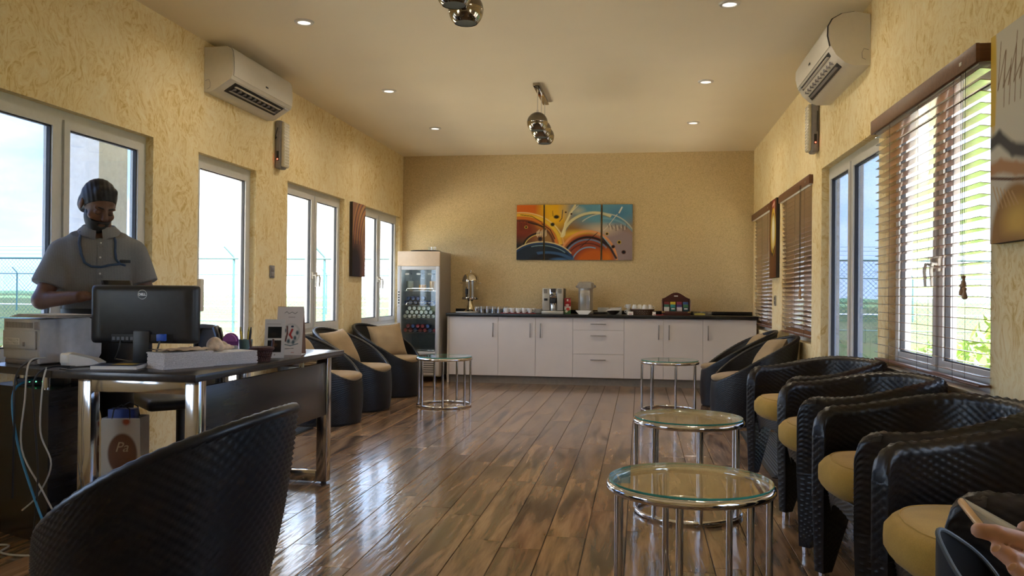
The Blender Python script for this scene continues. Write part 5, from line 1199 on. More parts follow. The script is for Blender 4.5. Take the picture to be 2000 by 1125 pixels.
# small red basket with a handle, shallow cane tray, pens, purple dispenser
M['redcane'] = plain('dark_red_cane', (.060, .018, .016, 1), .45, var=.4, scale=90)
woven_basket('handled_basket', 'small dark red wicker basket with side handle near the desk front', dk(-1.985, 4.16, DT), .052, .045, .062, M['redcane'], .5, True, .72)
woven_basket('cane_tray', 'shallow dark red cane tray behind the paper piles', dk(-2.16, 4.24, DT), .105, .07, .035, M['redcane'], .9)
pc = thing('pen_holder', 'small dark pen cup standing behind the cane tray', 'pen holder', dk(-2.23, 4.47, DT)); obj('cup', MB().lathe([(1e-6, .003), (.032, 0), (.036, .09), (.033, .09), (.029, .006), (1e-6, .006)], 20), plain('green_grey_cup', (.10, .17, .15, 1), .5), pc)
for k, (dx, dy, c, lb) in enumerate(((-.014, 0, (.70, .52, .04, 1), 'yellow pen in the pen cup'), (.004, .008, (.72, .60, .10, 1), 'pale yellow marker in the pen cup'), (.016, -.006, (.06, .05, .05, 1), 'dark pen in the pen cup'))):
    t = thing('pen', lb, 'pen', (-2.23*DS+dx, 4.47*DS+dy, DT+.007)); obj('barrel', MB().cyl((0, 0, 0), (dx*1.1, dy, .125), .0065, n=10), plain('pen_%d' % k, c, .35), t); obj('tip', MB().cyl((dx*1.1, dy, .125), (dx*1.3, dy*1.2, .15), .006, .003, 10), plain('pen_tip_%d' % k, tuple(x*.6 for x in c[:3])+(1,), .4), t)
td = thing('tape_dispenser', 'purple and clear plastic dispenser beside the pen cup', 'dispenser', dk(-2.29, 4.40, DT), .25)
arch = [(-.042, 0), (.042, 0), (.042, .085)]+[(.042*math.cos(a), .085+.042*math.sin(a)) for a in np.linspace(.2, PI-.2, 9)]+[(-.042, .085)]
obj('back_plate', MB().prism(arch, 'y', .012, .02), plain('purple_plastic', (.26, .07, .30, 1), .3), td, angle=30); obj('dome', MB().prism([(x*.82, .06+(z-.06)*.9) for x, z in arch[2:]], 'y', -.012, .011), plain('violet_plastic', (.42, .14, .46, 1), .3), td, angle=30); obj('tray', MB().rbox(-.042, .042, -.03, .012, 0, .06, .006), plain('frosted_plastic', (.48, .50, .54, 1), .3), td)
# brochure stands
br = thing('photo_card_stand', 'white card with two dark photos standing on the desk', 'card stand', dk(-2.015, 4.375, DT), .25)
q = Paint(38, 73, .8, (206, 208, 212)); q.rect(6, 14, 32, 36, (24, 26, 28)); q.rect(6, 40, 32, 62, (30, 26, 24)); q.blob(18, 48, 8, 5, (110, 80, 50), .8, .6); q.blob(18, 28, 10, 5, (50, 46, 40), .8, .6); q.line([(4, 9), (30, 9)], .7, (150, 150, 156)); q.disc(20, 67, 1.5, 1.5, (150, 140, 140))
T_ = Matrix.Rotation(-.16, 4, 'X')
obj('card', MB().box(-.052, .052, 0, .0025, 0, .205, T_).box(-.03, .03, .0, .002, 0, .15, Matrix.Translation((0, .062, 0)) @ Matrix.Rotation(.22, 4, 'X')), M['paper'], br, smooth=False)
q.panel('print', .104, .205, br, T_ @ Matrix.Translation((-.052, -.0006, 0)))
bc = thing('desk_calendar', 'tall illustrated tent calendar with brown sides on the desk', 'calendar', dk(-2.03, 4.60, DT), .18)
q = Paint(50, 93, .9, (212, 206, 206)); q.blob(28, 52, 19, 21, (150, 160, 160), .2); q.blob(28, 51, 17, 19, (208, 206, 206), .2); q.line([(20, 38), (21, 52), (18, 66)], 2.2, (90, 40, 40)); q.line([(30, 44), (26, 54), (30, 60)], 3, (170, 40, 36)); q.blob(30, 38, 3.5, 2.5, (40, 50, 80), .4)
for x, y in ((14, 58), (36, 60), (24, 66), (40, 50), (16, 46), (33, 68)): q.blob(x, y, 4, 6, (70, 90, 100), .6)
q.line([(14, 72), (28, 75), (42, 71)], 1.4, (90, 110, 120)); q.line([(14, 12), (18, 9), (22, 13), (28, 10), (34, 13), (38, 10)], .8, (110, 110, 110)); q.line([(22, 20), (34, 20)], .8, (130, 120, 120)); q.line([(18, 81), (34, 80)], .9, (100, 100, 100)); q.line([(30, 88), (35, 88)], .9, (190, 130, 120))
T2 = Matrix.Rotation(-.20, 4, 'X')
obj('front_leaf', MB().box(-.072, .072, 0, .004, 0, .27, T2), M['paper'], bc, smooth=False); q.panel('print', .144, .27, bc, T2 @ Matrix.Translation((-.072, -.0006, 0)))
obj('back_leaf', MB().box(-.072, .072, 0, .004, 0, .272, Matrix.Translation((0, .112, 0)) @ Matrix.Rotation(.21, 4, 'X')), plain('brown_card', (.30, .17, .12, 1), .7), bc, smooth=False); obj('foot_card', MB().box(-.072, .072, .004, .112, 0, .003), M['paper'], bc, smooth=False)
# ------------------------------------------------------------------ office chair behind the desk
oc = thing('office_chair', 'black swivel office chair behind the desk', 'office chair', (-2.82, 4.80, .0006), -2.35)
G = []
for i in range(17):
    a = -1.05+2.1*i/16; row = []
    for j in range(11):
        z = .47+.43*j/10; k = math.sqrt(max(0, 1-((z-.70)/.235)**4)) if z > .70 else 1; w = .235*k
        row.append((-.20+.09*(1-math.cos(a)), w*math.sin(a)/math.sin(1.05), z))
    G.append(row)
Gf = np.array(G); obj('backrest', MB().grid(Gf).grid(Gf+np.array([-.03, 0, 0])), M['black'], oc)
obj('back_frame', MB().tube([tuple(p_) for p_ in list(Gf[0])+list(Gf[1:16, 10])+list(Gf[16][::-1])], .017, 8), M['black'], oc)
obj('seat', MB().rbox(-.23, .25, -.24, .24, .42, .49, .03, 3), M['black'], oc); obj('back_bracket', MB().tube([(-.05, 0, .41), (-.22, 0, .41), (-.25, 0, .50), (-.235, 0, .60)], .018, 8), M['black'], oc)
for s in (-1, 1): obj('armrest', MB().tube([(.0, s*.25, .44), (.02, s*.29, .50), (.02, s*.29, .66)], .014, 8).rbox(-.10, .15, s*.29-.025, s*.29+.025, .655, .685, .01), M['black'], oc)
obj('gas_lift', MB().cyl((0, 0, .09), (0, 0, .42), .026, n=14), M['black'], oc)
for k in range(5):
    a = 2*PI*k/5+.3; l_ = obj('base_leg', MB().tube([(0, 0, .10), (.14*math.cos(a), .14*math.sin(a), .095), (.28*math.cos(a), .28*math.sin(a), .07)], [.026, .02, .014], 8), M['black'], oc)
    obj('castor', MB().cyl((.28*math.cos(a)-.018*math.sin(a), .28*math.sin(a)+.018*math.cos(a), .0275), (.28*math.cos(a)+.018*math.sin(a), .28*math.sin(a)-.018*math.cos(a), .0275), .027, n=14), M['rubber'], l_)
# ------------------------------------------------------------------ under the desk
bx_ = thing('dark_box', 'dark storage box on the floor under the desk', 'box', dk(-2.50, 3.78, .0006), .25); obj('box_body', MB().rbox(-.12, .12, -.11, .11, 0, .225, .004), M['deskdark'], bx_); obj('box_lid', MB().rbox(-.124, .124, -.114, .114, .226, .25, .003), M['black'], bx_)
sb = thing('paper_bag', 'white paper shopping bag with brown oval print under the desk', 'shopping bag', dk(-2.505, 3.77, .2525), .22)
b = MB(); b.add([(-.09, -.05, 0), (.09, -.05, 0), (.09, .05, 0), (-.09, .05, 0), (-.085, -.06, .29), (.085, -.06, .29), (.085, .06, .29), (-.085, .06, .29), (.086, 0, .145), (-.086, 0, .145)], [(3,2,1,0), (0,1,5,4), (1,2,8), (2,6,8), (6,5,8), (5,1,8), (2,3,7,6), (3,0,9), (0,4,9), (4,7,9), (7,3,9)])
obj('bag_body', b, M['paper'], sb, smooth=False)
q = Paint(62, 105, 1.4, (206, 198, 182)); q.blob(34, 60, 25, 38, (120, 84, 64), .12); q.blob(38, 56, 20, 30, (146, 108, 84), .9, .6); q.rect(0, 0, 62, 8, (206, 198, 182)); q.blob(40, 4, 8, 8, (170, 90, 60), .5)
q.panel('bag_print', .174, .28, sb, Matrix.Translation((-.088, -.0518, .004)) @ Matrix.Rotation(.034, 4, 'X')); text_mesh('bag_letters', 'Pa', .065, plain('gold_print', (.55, .42, .26, 1), .4), sb, Matrix.Translation((.004, -.0585, .155)) @ Matrix.Rotation(PI/2+.034, 4, 'X'), shear=.3)
for s in (-1, 1): obj('handle', MB().tube([(-.04, s*.058, .285), (-.035, s*.05, .33), (0, s*.046, .35), (.035, s*.05, .33), (.04, s*.058, .285)], .003, 6), M['cord'], sb)
tag(obj('blue_carton', MB().rbox(-.06, .06, -.03, .03, 0, .32, .002), plain('blue_carton_board', (.02, .06, .32, 1), .4), loc=dk(-2.525, 3.78, .257), rot=(0, 0, .22)), 'blue carton sticking out of the paper bag', 'carton')
# ------------------------------------------------------------------ cables hanging from the side desk
def cable(label, pts, r, mat):
    P = [Vector((p_[0]*DS, p_[1]*DS, p_[2]+(.02 if p_[2] > .1 else 0))) for p_ in pts]; out = []
    for i in range(len(P)-1):
        p0, p1, p2, p3 = P[max(i-1, 0)], P[i], P[i+1], P[min(i+2, len(P)-1)]
        for k in range(6):
            t = k/6; out.append(.5*((2*p1)+(p2-p0)*t+(2*p0-5*p1+4*p2-p3)*t*t+(3*p1-p0-3*p2+p3)*t**3))
    out.append(P[-1]); tag(obj('cable', MB().tube(out, r, 7), mat), label, 'cable', 'cables below the side desk')
cable('blue network cable hanging below the side desk', [(-2.90, 3.62, .70), (-2.90, 3.50, .66), (-2.86, 3.46, .50), (-2.76, 3.42, .30), (-2.60, 3.38, .06), (-2.54, 3.42, .008)], .0055, M['bluecord'])
cable('pale grey cable looping from the printer down to the floor', [(-2.82, 3.60, .80), (-2.79, 3.46, .79), (-2.76, 3.40, .64), (-2.79, 3.42, .42), (-2.66, 3.40, .24), (-2.56, 3.40, .09), (-2.60, 3.40, .008)], .0040, M['whitecord'])
cable('thin pale cable hanging beside the chrome desk frame', [(-2.67, 3.42, .775), (-2.66, 3.385, .70), (-2.68, 3.40, .50), (-2.64, 3.42, .36), (-2.72, 3.44, .22), (-2.80, 3.44, .15)], .0038, M['whitecord'])
cable('black cable hanging straight from the printer', [(-2.84, 3.58, .80), (-2.83, 3.43, .74), (-2.83, 3.42, .50), (-2.85, 3.44, .20)], .0045, M['cord'])
cable('black cable in loops on the desk before the terminal', [(-2.70, 3.55, .768), (-2.62, 3.50, .770), (-2.55, 3.54, .772), (-2.50, 3.66, .768), (-2.46, 3.70, .768)], .0042, M['cord'])
cable('black cable drooping over the desk edge to the floor', [(-2.60, 3.52, .772), (-2.66, 3.43, .775), (-2.70, 3.38, .72), (-2.71, 3.40, .55), (-2.69, 3.40, .30), (-2.73, 3.42, .02)], .0042, M['cord'])
cable('pale cable curling on the floor below the side desk', [(-2.60, 3.40, .008), (-2.70, 3.34, .008), (-2.84, 3.36, .008), (-2.88, 3.46, .008), (-2.98, 3.45, .008)], .0045, M['whitecord'])
# ================================================================== figures: implicit surfaces meshed by surface nets
class SDF:
    def __init__(s, lo, hi, h):
        s.lo, s.h = np.array(lo, np.float32), h; s.n = [int(math.ceil((hi[k]-lo[k])/h))+1 for k in range(3)]
        s.d = np.full(s.n, 1.0, np.float32)
    def _box(s, a, b, pad):
        i0 = [max(0, int((a[k]-pad-s.lo[k])/s.h)) for k in range(3)]; i1 = [min(s.n[k], int((b[k]+pad-s.lo[k])/s.h)+2) for k in range(3)]
        if any(i1[k] <= i0[k] for k in range(3)): return None
        ax = [s.lo[k]+s.h*np.arange(i0[k], i1[k], dtype=np.float32) for k in range(3)]
        return tuple(slice(i0[k], i1[k]) for k in range(3)), np.meshgrid(*ax, indexing='ij')
    def _smin(s, sl, d, k):
        o = s.d[sl]
        if k <= 0: s.d[sl] = np.minimum(o, d)
        else:
            h = np.clip(.5+.5*(o-d)/k, 0, 1); s.d[sl] = o+(d-o)*h-k*h*(1-h)
    def cap(s, p0, p1, r0, r1, k=.02, sc=(1, 1, 1)):
        """tapered capsule; sc squashes space about p0"""
        p0, p1 = np.array(p0, np.float32), np.array(p1, np.float32); R_ = max(r0, r1)
        e_ = np.array([R_/c for c in sc]); B = s._box(np.minimum(p0, p1)-e_, np.maximum(p0, p1)+e_, k+.03)
        if B is None: return s
        sl, (X, Y, Z) = B; ba = (p1-p0)*sc
        X, Y, Z = (X-p0[0])*sc[0], (Y-p0[1])*sc[1], (Z-p0[2])*sc[2]
        t = np.clip((X*ba[0]+Y*ba[1]+Z*ba[2])/max(1e-9, float(ba@ba)), 0, 1)
        d = np.sqrt((X-t*ba[0])**2+(Y-t*ba[1])**2+(Z-t*ba[2])**2)-(r0+(r1-r0)*t)
        s._smin(sl, d, k); return s
    def ell(s, c, r, Rm=None, k=.01, cut=False):
        c = np.array(c, np.float32); R_ = max(r); B = s._box(c-R_, c+R_, k+.03)
        if B is None: return s
        sl, (X, Y, Z) = B; P = np.stack([X-c[0], Y-c[1], Z-c[2]], -1)
        if Rm is not None: P = P @ np.array(Rm, np.float32)
        r = np.array(r, np.float32); k0 = np.linalg.norm(P/r, axis=-1); k1 = np.linalg.norm(P/(r*r), axis=-1)+1e-9
        d = k0*(k0-1)/k1; d = np.where(k0 < 1e-4, -min(r), d)
        if cut: s.d[sl] = np.maximum(s.d[sl], -d)
        else: s._smin(sl, d, k)
        return s
    def pts(s):
        ax = [s.lo[k]+s.h*np.arange(s.n[k], dtype=np.float32) for k in range(3)]; return np.meshgrid(*ax, indexing='ij')
    def half(s, p, n):
        """keep only the side of the plane with (x-p).n < 0"""
        X, Y, Z = s.pts(); s.d = np.maximum(s.d, (X-p[0])*n[0]+(Y-p[1])*n[1]+(Z-p[2])*n[2]); return s
    def at(s, p):
        i = [min(s.n[k]-1, max(0, int(round((p[k]-s.lo[k])/s.h)))) for k in range(3)]; return float(s.d[tuple(i)])
    def mesh(s):
        d = s.d; n = s.n; ins = d < 0
        c = np.zeros([k-1 for k in n], np.int8)
        for i in (0, 1):
            for j in (0, 1):
                for k in (0, 1): c += ins[i:n[0]-1+i, j:n[1]-1+j, k:n[2]-1+k]
        cells = np.argwhere((c > 0) & (c < 8)); vid = np.full(c.shape, -1, np.int64); vid[tuple(cells.T)] = np.arange(len(cells))
        acc = np.zeros((len(cells), 3)); cnt = np.zeros(len(cells))
        co = [(i, j, k) for i in (0, 1) for j in (0, 1) for k in (0, 1)]
        for a in range(8):
            for b in range(a+1, 8):
                if sum(abs(x-y) for x, y in zip(co[a], co[b])) != 1: continue
                A = cells+co[a]; B = cells+co[b]; da = d[tuple(A.T)]; db = d[tuple(B.T)]; m = (da < 0) != (db < 0)
                t = np.where(m, da/np.where(m, da-db, 1), 0)[:, None]; acc += np.where(m[:, None], A+(B-A)*t, 0); cnt += m
        V = acc/cnt[:, None]*s.h+s.lo
        F = []
        for ax in range(3):
            o = [k for k in range(3) if k != ax]; sl0 = [slice(None)]*3; sl1 = [slice(None)]*3; sl0[ax] = slice(0, -1); sl1[ax] = slice(1, None)
            e_ = np.argwhere(ins[tuple(sl0)] != ins[tuple(sl1)]); e_ = e_[(e_[:, o[0]] > 0) & (e_[:, o[1]] > 0) & (e_[:, o[0]] < n[o[0]]-1) & (e_[:, o[1]] < n[o[1]]-1)]
            def g(da, db):
                q_ = e_.copy(); q_[:, o[0]] -= da; q_[:, o[1]] -= db; return vid[tuple(q_.T)]
            Q = np.stack([g(1, 1), g(0, 1), g(0, 0), g(1, 0)], -1)
            F.append(Q[(Q >= 0).all(1)])
        mb = MB(); mb.v = [tuple(v) for v in V]; mb.f = [tuple(int(i) for i in q_) for q_ in np.concatenate(F)]; return mb
def rotm(rx, ry, rz): return np.array((Matrix.Rotation(rz, 3, 'Z') @ Matrix.Rotation(ry, 3, 'Y') @ Matrix.Rotation(rx, 3, 'X')))
def skin_mat(name, c, c2):
    t = NT(name); v = t.coords('Object'); t.color(t.ramp(t.noise(v, 35, 4), [(.3, c), (.7, c2)])); t.set(Roughness=.48, Specular_IOR_Level=.45, Subsurface_Weight=.05); t.b.inputs['Subsurface Radius'].default_value = (.012, .005, .003); return t.m
M['skin'] = skin_mat('dark_brown_skin', (.125, .058, .036, 1), (.165, .080, .050, 1)); M['hair'] = plain('black_hair', (.008, .0075, .009, 1), .6, var=.4, scale=160)
def hand(S, wrist, fwd, up, thumb_side, L=.185, curl=.5, k=.006, spread=.10, thumb_out=.55):
    """palm, four unequal bent fingers and a thumb leaving the side of the palm"""
    w = np.array(wrist, float); f = np.array(fwd, float); f /= np.linalg.norm(f); u = np.array(up, float); u -= f*u.dot(f); u /= np.linalg.norm(u); sd = np.cross(f, u)*thumb_side
    pl = L*.50
    S.cap(w, w+f*pl*.35, L*.145, L*.155, .012)
    for q_, ww in ((-.30, .085), (-.1, .09), (.1, .09), (.28, .085)):
        S.cap(w+f*pl*.15+sd*q_*L*.45, w+f*pl*.95+sd*q_*L*.72, L*ww, L*.075, .012)
    for q_, ln, cc in ((.30, .44, .92), (.10, .50, 1.0), (-.10, .46, 1.05), (-.29, .36, 1.12)):
        p = w+f*pl*.95+sd*q_*L*.72; a = curl*.55*cc; d = f+sd*q_*spread*2; d /= np.linalg.norm(d); r = L*.049
        for seg, fr in enumerate((.45, .31, .24)):
            dd = d*math.cos(a)-u*math.sin(a); p2 = p+dd*ln*L*fr; S.cap(p, p2, r, r*.91, k); p = p2; r *= .91; a += curl*(.75 if seg == 0 else .55)*cc
    p = w+f*pl*.22+sd*L*.15; d = f*.72+sd*thumb_out-u*.35*curl; d /= np.linalg.norm(d); r = L*.062
    for seg, fr in enumerate((.20, .17, .14)):
        p2 = p+d*L*fr; S.cap(p, p2, r, r*.88, k); p = p2; r *= .88; d = d+f*.28-u*.20*curl-sd*.12; d /= np.linalg.norm(d)
# ------------------------------------------------------------------ the clerk: local a = right as seen, b = towards the viewer, z up
PO = Vector((-2.875, 4.07, .0006)); fa = math.atan2(-.816, .578)
per = thing('person', 'bearded clerk in a grey short-sleeved shirt standing behind the desk, looking down', 'person', PO, math.atan2(.578, .816))
def L3(a, b, z): return (a, -b, z)         # local x = a, local y = -b
lo, hi = (-.40, -.36, -.005), (.36, .20, 1.76)
body = SDF(lo, hi, .0058)
sq = (1, 1.5, 1)
body.cap(L3(0, 0, 1.0), L3(0, .01, 1.30), .145, .165, .05, sq); body.cap(L3(-.13, 0, 1.322), L3(.13, 0, 1.327), .052, .052, .05)
body.cap(L3(0, -.01, 1.36), L3(.004, .03, 1.50), .056, .054, .03)
Rh = rotm(.50, 0, .0) @ np.eye(3); Rh = rotm(0, 0, .40) @ rotm(.56, 0, 0) @ rotm(0, .05, 0)     # head bowed, turned a little to the viewer's right
HC = np.array(L3(-.004, .058, 1.582))
def hp(x, y, z): return tuple(HC+Rh @ np.array((x, -y, z)))      # head local: x right as seen, y face, z up
body.ell(hp(0, -.012, .030), (.078, .098, .094), Rh, .02); body.ell(hp(0, .030, -.040), (.058, .066, .080), Rh, .025); body.ell(hp(0, .054, -.090), (.036, .038, .034), Rh, .025)
body.cap(hp(0, .088, .018), hp(0, .112, -.022), .010, .0145, .012); body.ell(hp(0, .108, -.030), (.0185, .014, .011), Rh, .008)          # nose
for sx in (-1, 1):
    body.ell(hp(sx*.034, .080, .020), (.024, .012, .009), Rh, .012)                 # brow ridge
    body.ell(hp(sx*.033, .094, -.002), (.017, .012, .010), Rh, 0, cut=True); body.ell(hp(sx*.033, .076, -.003), (.0165, .0135, .0105), Rh, .002)   # lids
    body.ell(hp(sx*.046, .062, -.034), (.022, .020, .018), Rh, .02)                 # cheek
    body.ell(hp(sx*.0835, -.012, -.008), (.010, .020, .032), Rh, .006)              # ear
body.cap(hp(-.020, .094, -.064), hp(.020, .094, -.064), .0075, .0075, .006); body.cap(hp(-.016, .092, -.076), hp(.016, .092, -.076), .0085, .0085, .006)  # lips
sh_l, el_l, wr_l = L3(-.172, -.005, 1.322), L3(-.262, .055, 1.075), L3(-.085, .215, 1.095)
sh_r, el_r, wr_r = L3(.168, -.005, 1.330), L3(.238, .03, 1.095), L3(.150, .215, 1.128)
for s0, e0, w0 in ((sh_l, el_l, wr_l), (sh_r, el_r, wr_r)):
    body.cap(s0, e0, .054, .044, .03); body.cap(e0, w0, .045, .029, .02)
hand(body, wr_l, np.array(L3(.055, .045, 1.118))-np.array(wr_l), (0, -.35, .9), -1, .175, .95)
hand(body, wr_r, np.array(L3(.06, .24, 1.15))-np.array(wr_r), (0, -.35, .9), 1, .175, .85)
for sx in (-1, 1):
    body.cap(L3(sx*.085, -.01, .98), L3(sx*.095, .0, .52), .080, .055, .03); body.cap(L3(sx*.095, 0, .52), L3(sx*.10, -.02, .08), .052, .036, .02); body.cap(L3(sx*.10, -.04, .045), L3(sx*.115, .13, .032), .036, .03, .02)
obj('body', body.mesh(), M['skin'], per, angle=180)
hr = SDF(tuple(HC-.17), tuple(HC+.17), .0048)
hr.ell(hp(0, -.020, .034), (.0845, .106, .0985), Rh, 0); hr.ell(hp(-.01, -.075, -.035), (.062, .048, .06), Rh, .03); hr.cap(hp(-.035, .040, .098), hp(.035, .036, .100), .018, .016, .03)
n_ = Rh @ np.array((0, -1.02, -1.0)); n_ /= np.linalg.norm(n_); X, Y, Z = hr.pts(); p_ = np.array(hp(0, .084, .068))
rid = .0022*np.sin(((X-HC[0])*300+(Z-HC[2])*40))
hr.d = np.maximum(hr.d+rid*.45, (X-p_[0])*n_[0]+(Y-p_[1])*n_[1]+(Z-p_[2])*n_[2])
obj('hair', hr.mesh(), M['hair'], per, angle=180)
bd = SDF(tuple(HC-.17), tuple(HC+.17), .0042)
bd.ell(hp(0, .031, -.044), (.0672, .0755, .0895), Rh, 0); bd.ell(hp(0, .058, -.098), (.045, .048, .044), Rh, .02)
X, Y, Z = bd.pts(); Q = (np.stack([X-HC[0], Y-HC[1], Z-HC[2]], -1) @ Rh); lx, ly, lz = Q[..., 0], -Q[..., 1], Q[..., 2]
keep = np.maximum(lz-(-.052-.9*np.minimum(0, ly-.085)*.55+.0), -(ly+.002)); bd.d = np.maximum(bd.d, np.maximum(keep, -(np.sqrt(((lx)/.018)**2+((lz+.070)/.0085)**2+((ly-.10)/.03)**2)-1)*.01))
bd.cap(hp(-.026, .092, -.056), hp(.026, .092, -.056), .0062, .0062, .003)
obj('beard', bd.mesh(), M['hair'], per, angle=180)
eb = MB()
for sx in (-1, 1): eb.tube([hp(sx*.014, .0935, .022), hp(sx*.032, .0925, .027), hp(sx*.052, .078, .022)], [.003, .0038, .002], 6)
obj('eyebrow', eb, M['hair'], per)
el_ = MB()
for sx in (-1, 1): el_.tube([hp(sx*.020, .0895, -.010), hp(sx*.033, .0915, -.0125), hp(sx*.046, .0855, -.009)], .0016, 5)
obj('eyelash', el_, M['hair'], per)
# shirt
def shirt_mat():
    t = NT('grey_pinstripe_shirt'); v = t.coords('Object'); w = t.n('ShaderNodeTexWave', {'Scale': 105.0, 'Distortion': .6, 'Detail': 1.0}); t.l(v, w.inputs['Vector'])
    f = t.noise(v, 300, 2); c = t.ramp(w.outputs['Fac'], [(.35, (.135, .14, .145, 1)), (.75, (.235, .235, .24, 1))]); t.color(t.mix(.12, c, t.ramp(f, [(.3, (0,0,0,1)), (.7, (1,1,1,1))]), 'OVERLAY')); t.set(Roughness=.85, Specular_IOR_Level=.2); t.bump(t.noise(v, 14, 3), .25, .012); return t.m
M['shirt'] = shirt_mat(); M['navy'] = plain('navy_lanyard', (.02, .05, .11, 1), .6); M['trouser'] = plain('black_trousers', (.010, .010, .012, 1), .8)
sh = SDF((-.36, -.24, .98), (.34, .19, 1.50), .0058)
sh.cap(L3(0, .002, 1.0), L3(0, .012, 1.30), .168, .188, .05, sq); sh.cap(L3(-.145, -.004, 1.325), L3(.142, -.004, 1.332), .064, .064, .05); sh.cap(L3(0, -.012, 1.35), L3(.002, .006, 1.44), .086, .070, .05)
def along(p, q_, t): return tuple(np.array(p)*(1-t)+np.array(q_)*t)
sl = SDF((-.36, -.24, .98), (.34, .19, 1.50), .0058)
for s0, e0 in ((sh_l, el_l), (sh_r, el_r)):
    sl.cap(s0, along(s0, e0, .80), .074, .082, .02); ax = np.array(e0)-np.array(s0); ax /= np.linalg.norm(ax)
    X, Y, Z = sl.pts(); p_ = along(s0, e0, .70); side = (X < 0) if s0[0] < 0 else (X > 0)
    sl.d = np.where(side, np.maximum(sl.d, (X-p_[0])*ax[0]+(Y-p_[1])*ax[1]+(Z-p_[2])*ax[2]), sl.d)
o_ = sh.d; d_ = sl.d; h_ = np.clip(.5+.5*(o_-d_)/.03, 0, 1); sh.d = o_+(d_-o_)*h_-.03*h_*(1-h_)
X, Y, Z = sh.pts(); sh.d = sh.d+.0035*np.sin(26*X+18*Z)*np.sin(17*Z-9*X)*np.clip((1.34-Z)/.2, 0, 1)
sh.half((0, 0, 1.440), (0, -.35, .94)); sh.half((0, 0, 1.012), (0, 0, -1.0))
so = obj('shirt', sh.mesh(), M['shirt'], per, angle=180)
def on_chest(a, z, out=.004):
    b = .19
    while b > 0 and sh.at((a, -b, z)) > 0: b -= .002
    return L3(a, b+out, z)
pk = MB()
pl_ = [on_chest(.010+.004*math.sin(9*z), z, .003) for z in np.linspace(1.03, 1.40, 22)]
for i in range(len(pl_)-1): (x0, y0, z0), (x1, y1, z1) = pl_[i], pl_[i+1]; pk.add([(x0-.014, y0, z0), (x0+.014, y0, z0), (x1+.014, y1, z1), (x1-.014, y1, z1), (x0-.014, y0+.006, z0), (x0+.014, y0+.006, z0), (x1+.014, y1+.006, z1), (x1-.014, y1+.006, z1)], [(0,1,2,3), (7,6,5,4), (0,4,5,1), (3,2,6,7), (0,3,7,4), (1,5,6,2)])
obj('placket', pk, M['shirt'], so)
for z in (1.375, 1.30, 1.215, 1.135, 1.06): obj('button', MB().sphere(on_chest(.010+.004*math.sin(9*z), z, .004), (.0055, .003, .0055), 10, 6), M['white'], so)
po = MB(); g_ = [[on_chest(a, z, .0035) for a in np.linspace(.055, .150, 8)] for z in np.linspace(1.15, 1.275, 8)]; po.grid(g_); obj('pocket', po, M['shirt'], so)
def on_top(x, y):
    z = 1.498
    while z > 1.2 and sh.at((x, y, z)) > 0: z -= .002
    return z
for s in (-1, 1):                                  # the two turned-down collar wings
    G = []
    for k in range(11):
        t = k/10; a2 = -PI/2+s*(.16+t*(PI-.10)); cy_ = -.013
        def ring(r_): return r_*math.cos(a2), cy_+r_*math.sin(a2)
        zi = 1.452+.036*t; xi, yi = ring(.067); xm, ym = ring(.078); rp = .104+.012*max(0, 1-t*3.2); xo, yo = ring(rp)
        zo = max(on_top(xo, yo)+.008, 1.392+.02*t); G.append([(xi, yi, zi-.03), (xi, yi, zi), (xm, ym, zi+.006), ((xm+xo)/2*1.0, (ym+yo)/2, max((zi+zo)/2, on_top((xm+xo)/2, (ym+yo)/2)+.012)), (xo, yo, zo)])
    Gc = np.array(G); obj('collar', MB().grid(Gc).grid(Gc+np.array([0, 0, -.004])), M['shirt'], so)
ln_pts = [(-.088, 1.418), (-.092, 1.37), (-.082, 1.315), (-.066, 1.272), (-.035, 1.252), (.01, 1.25), (.055, 1.262), (.10, 1.268)]
ln2 = [(.072, 1.425), (.078, 1.38), (.076, 1.335), (.082, 1.292), (.10, 1.270), (.125, 1.262)]
la = MB()
for pts_ in (ln_pts, ln2):
    fine = []
    for i in range(len(pts_)-1):
        for k in range(5): t = k/5; fine.append((pts_[i][0]*(1-t)+pts_[i+1][0]*t, pts_[i][1]*(1-t)+pts_[i+1][1]*t))
    fine.append(pts_[-1]); la.tube([on_chest(a, z, .006) for a, z in fine], .0064, 8)
la.tube([L3(-.088, .05, 1.432), L3(-.075, -.03, 1.468), L3(0, -.075, 1.478), L3(.072, -.03, 1.468), L3(.072, .05, 1.437)], .007, 7)
obj('lanyard', la, M['navy'], per)
bp = on_chest(.118, 1.283, .007); obj('name_badge', MB().rbox(bp[0]-.034, bp[0]+.034, bp[1]-.003, bp[1]+.004, bp[2]-.008, bp[2]+.008, .002), M['black'], per)
bl_ = MB(); bl_.lathe([(1, -.019), (1.03, -.017), (1.03, .017), (1, .019)], 40, M=Matrix.Translation((0, -.002, 1.012)) @ Matrix.Diagonal((.172, .118, 1, 1))); obj('belt', bl_, M['black'], per)
tr_ = SDF((-.26, -.24, .03), (.26, .20, 1.03), .009)
tr_.cap(L3(0, 0, .94), L3(0, 0, 1.0), .160, .160, .03, sq)
for sx in (-1, 1): tr_.cap(L3(sx*.08, -.01, .95), L3(sx*.097, 0, .52), .100, .078, .04); tr_.cap(L3(sx*.097, 0, .52), L3(sx*.102, -.02, .09), .078, .066, .03)
tr_.half((0, 0, 1.012), (0, 0, 1)); tr_.half((0, 0, .055), (0, 0, -1)); obj('trousers', tr_.mesh(), M['trouser'], per, angle=180)
for sx in (-1, 1): obj('shoe', MB().sphere((sx*.107, -.045, .05), (.05, .135, .052), 18, 12).rbox(sx*.107-.048, sx*.107+.048, -.17, .085, 0, .022, .01), M['black'], per)
ph = thing('mobile_phone', 'black phone in the hands of the standing clerk', 'phone', PO+Vector((0, 0, 0)))
def W3(a, b, z): return Vector((PO.x+a*.816+b*.578, PO.y+a*.578-b*.816, z))
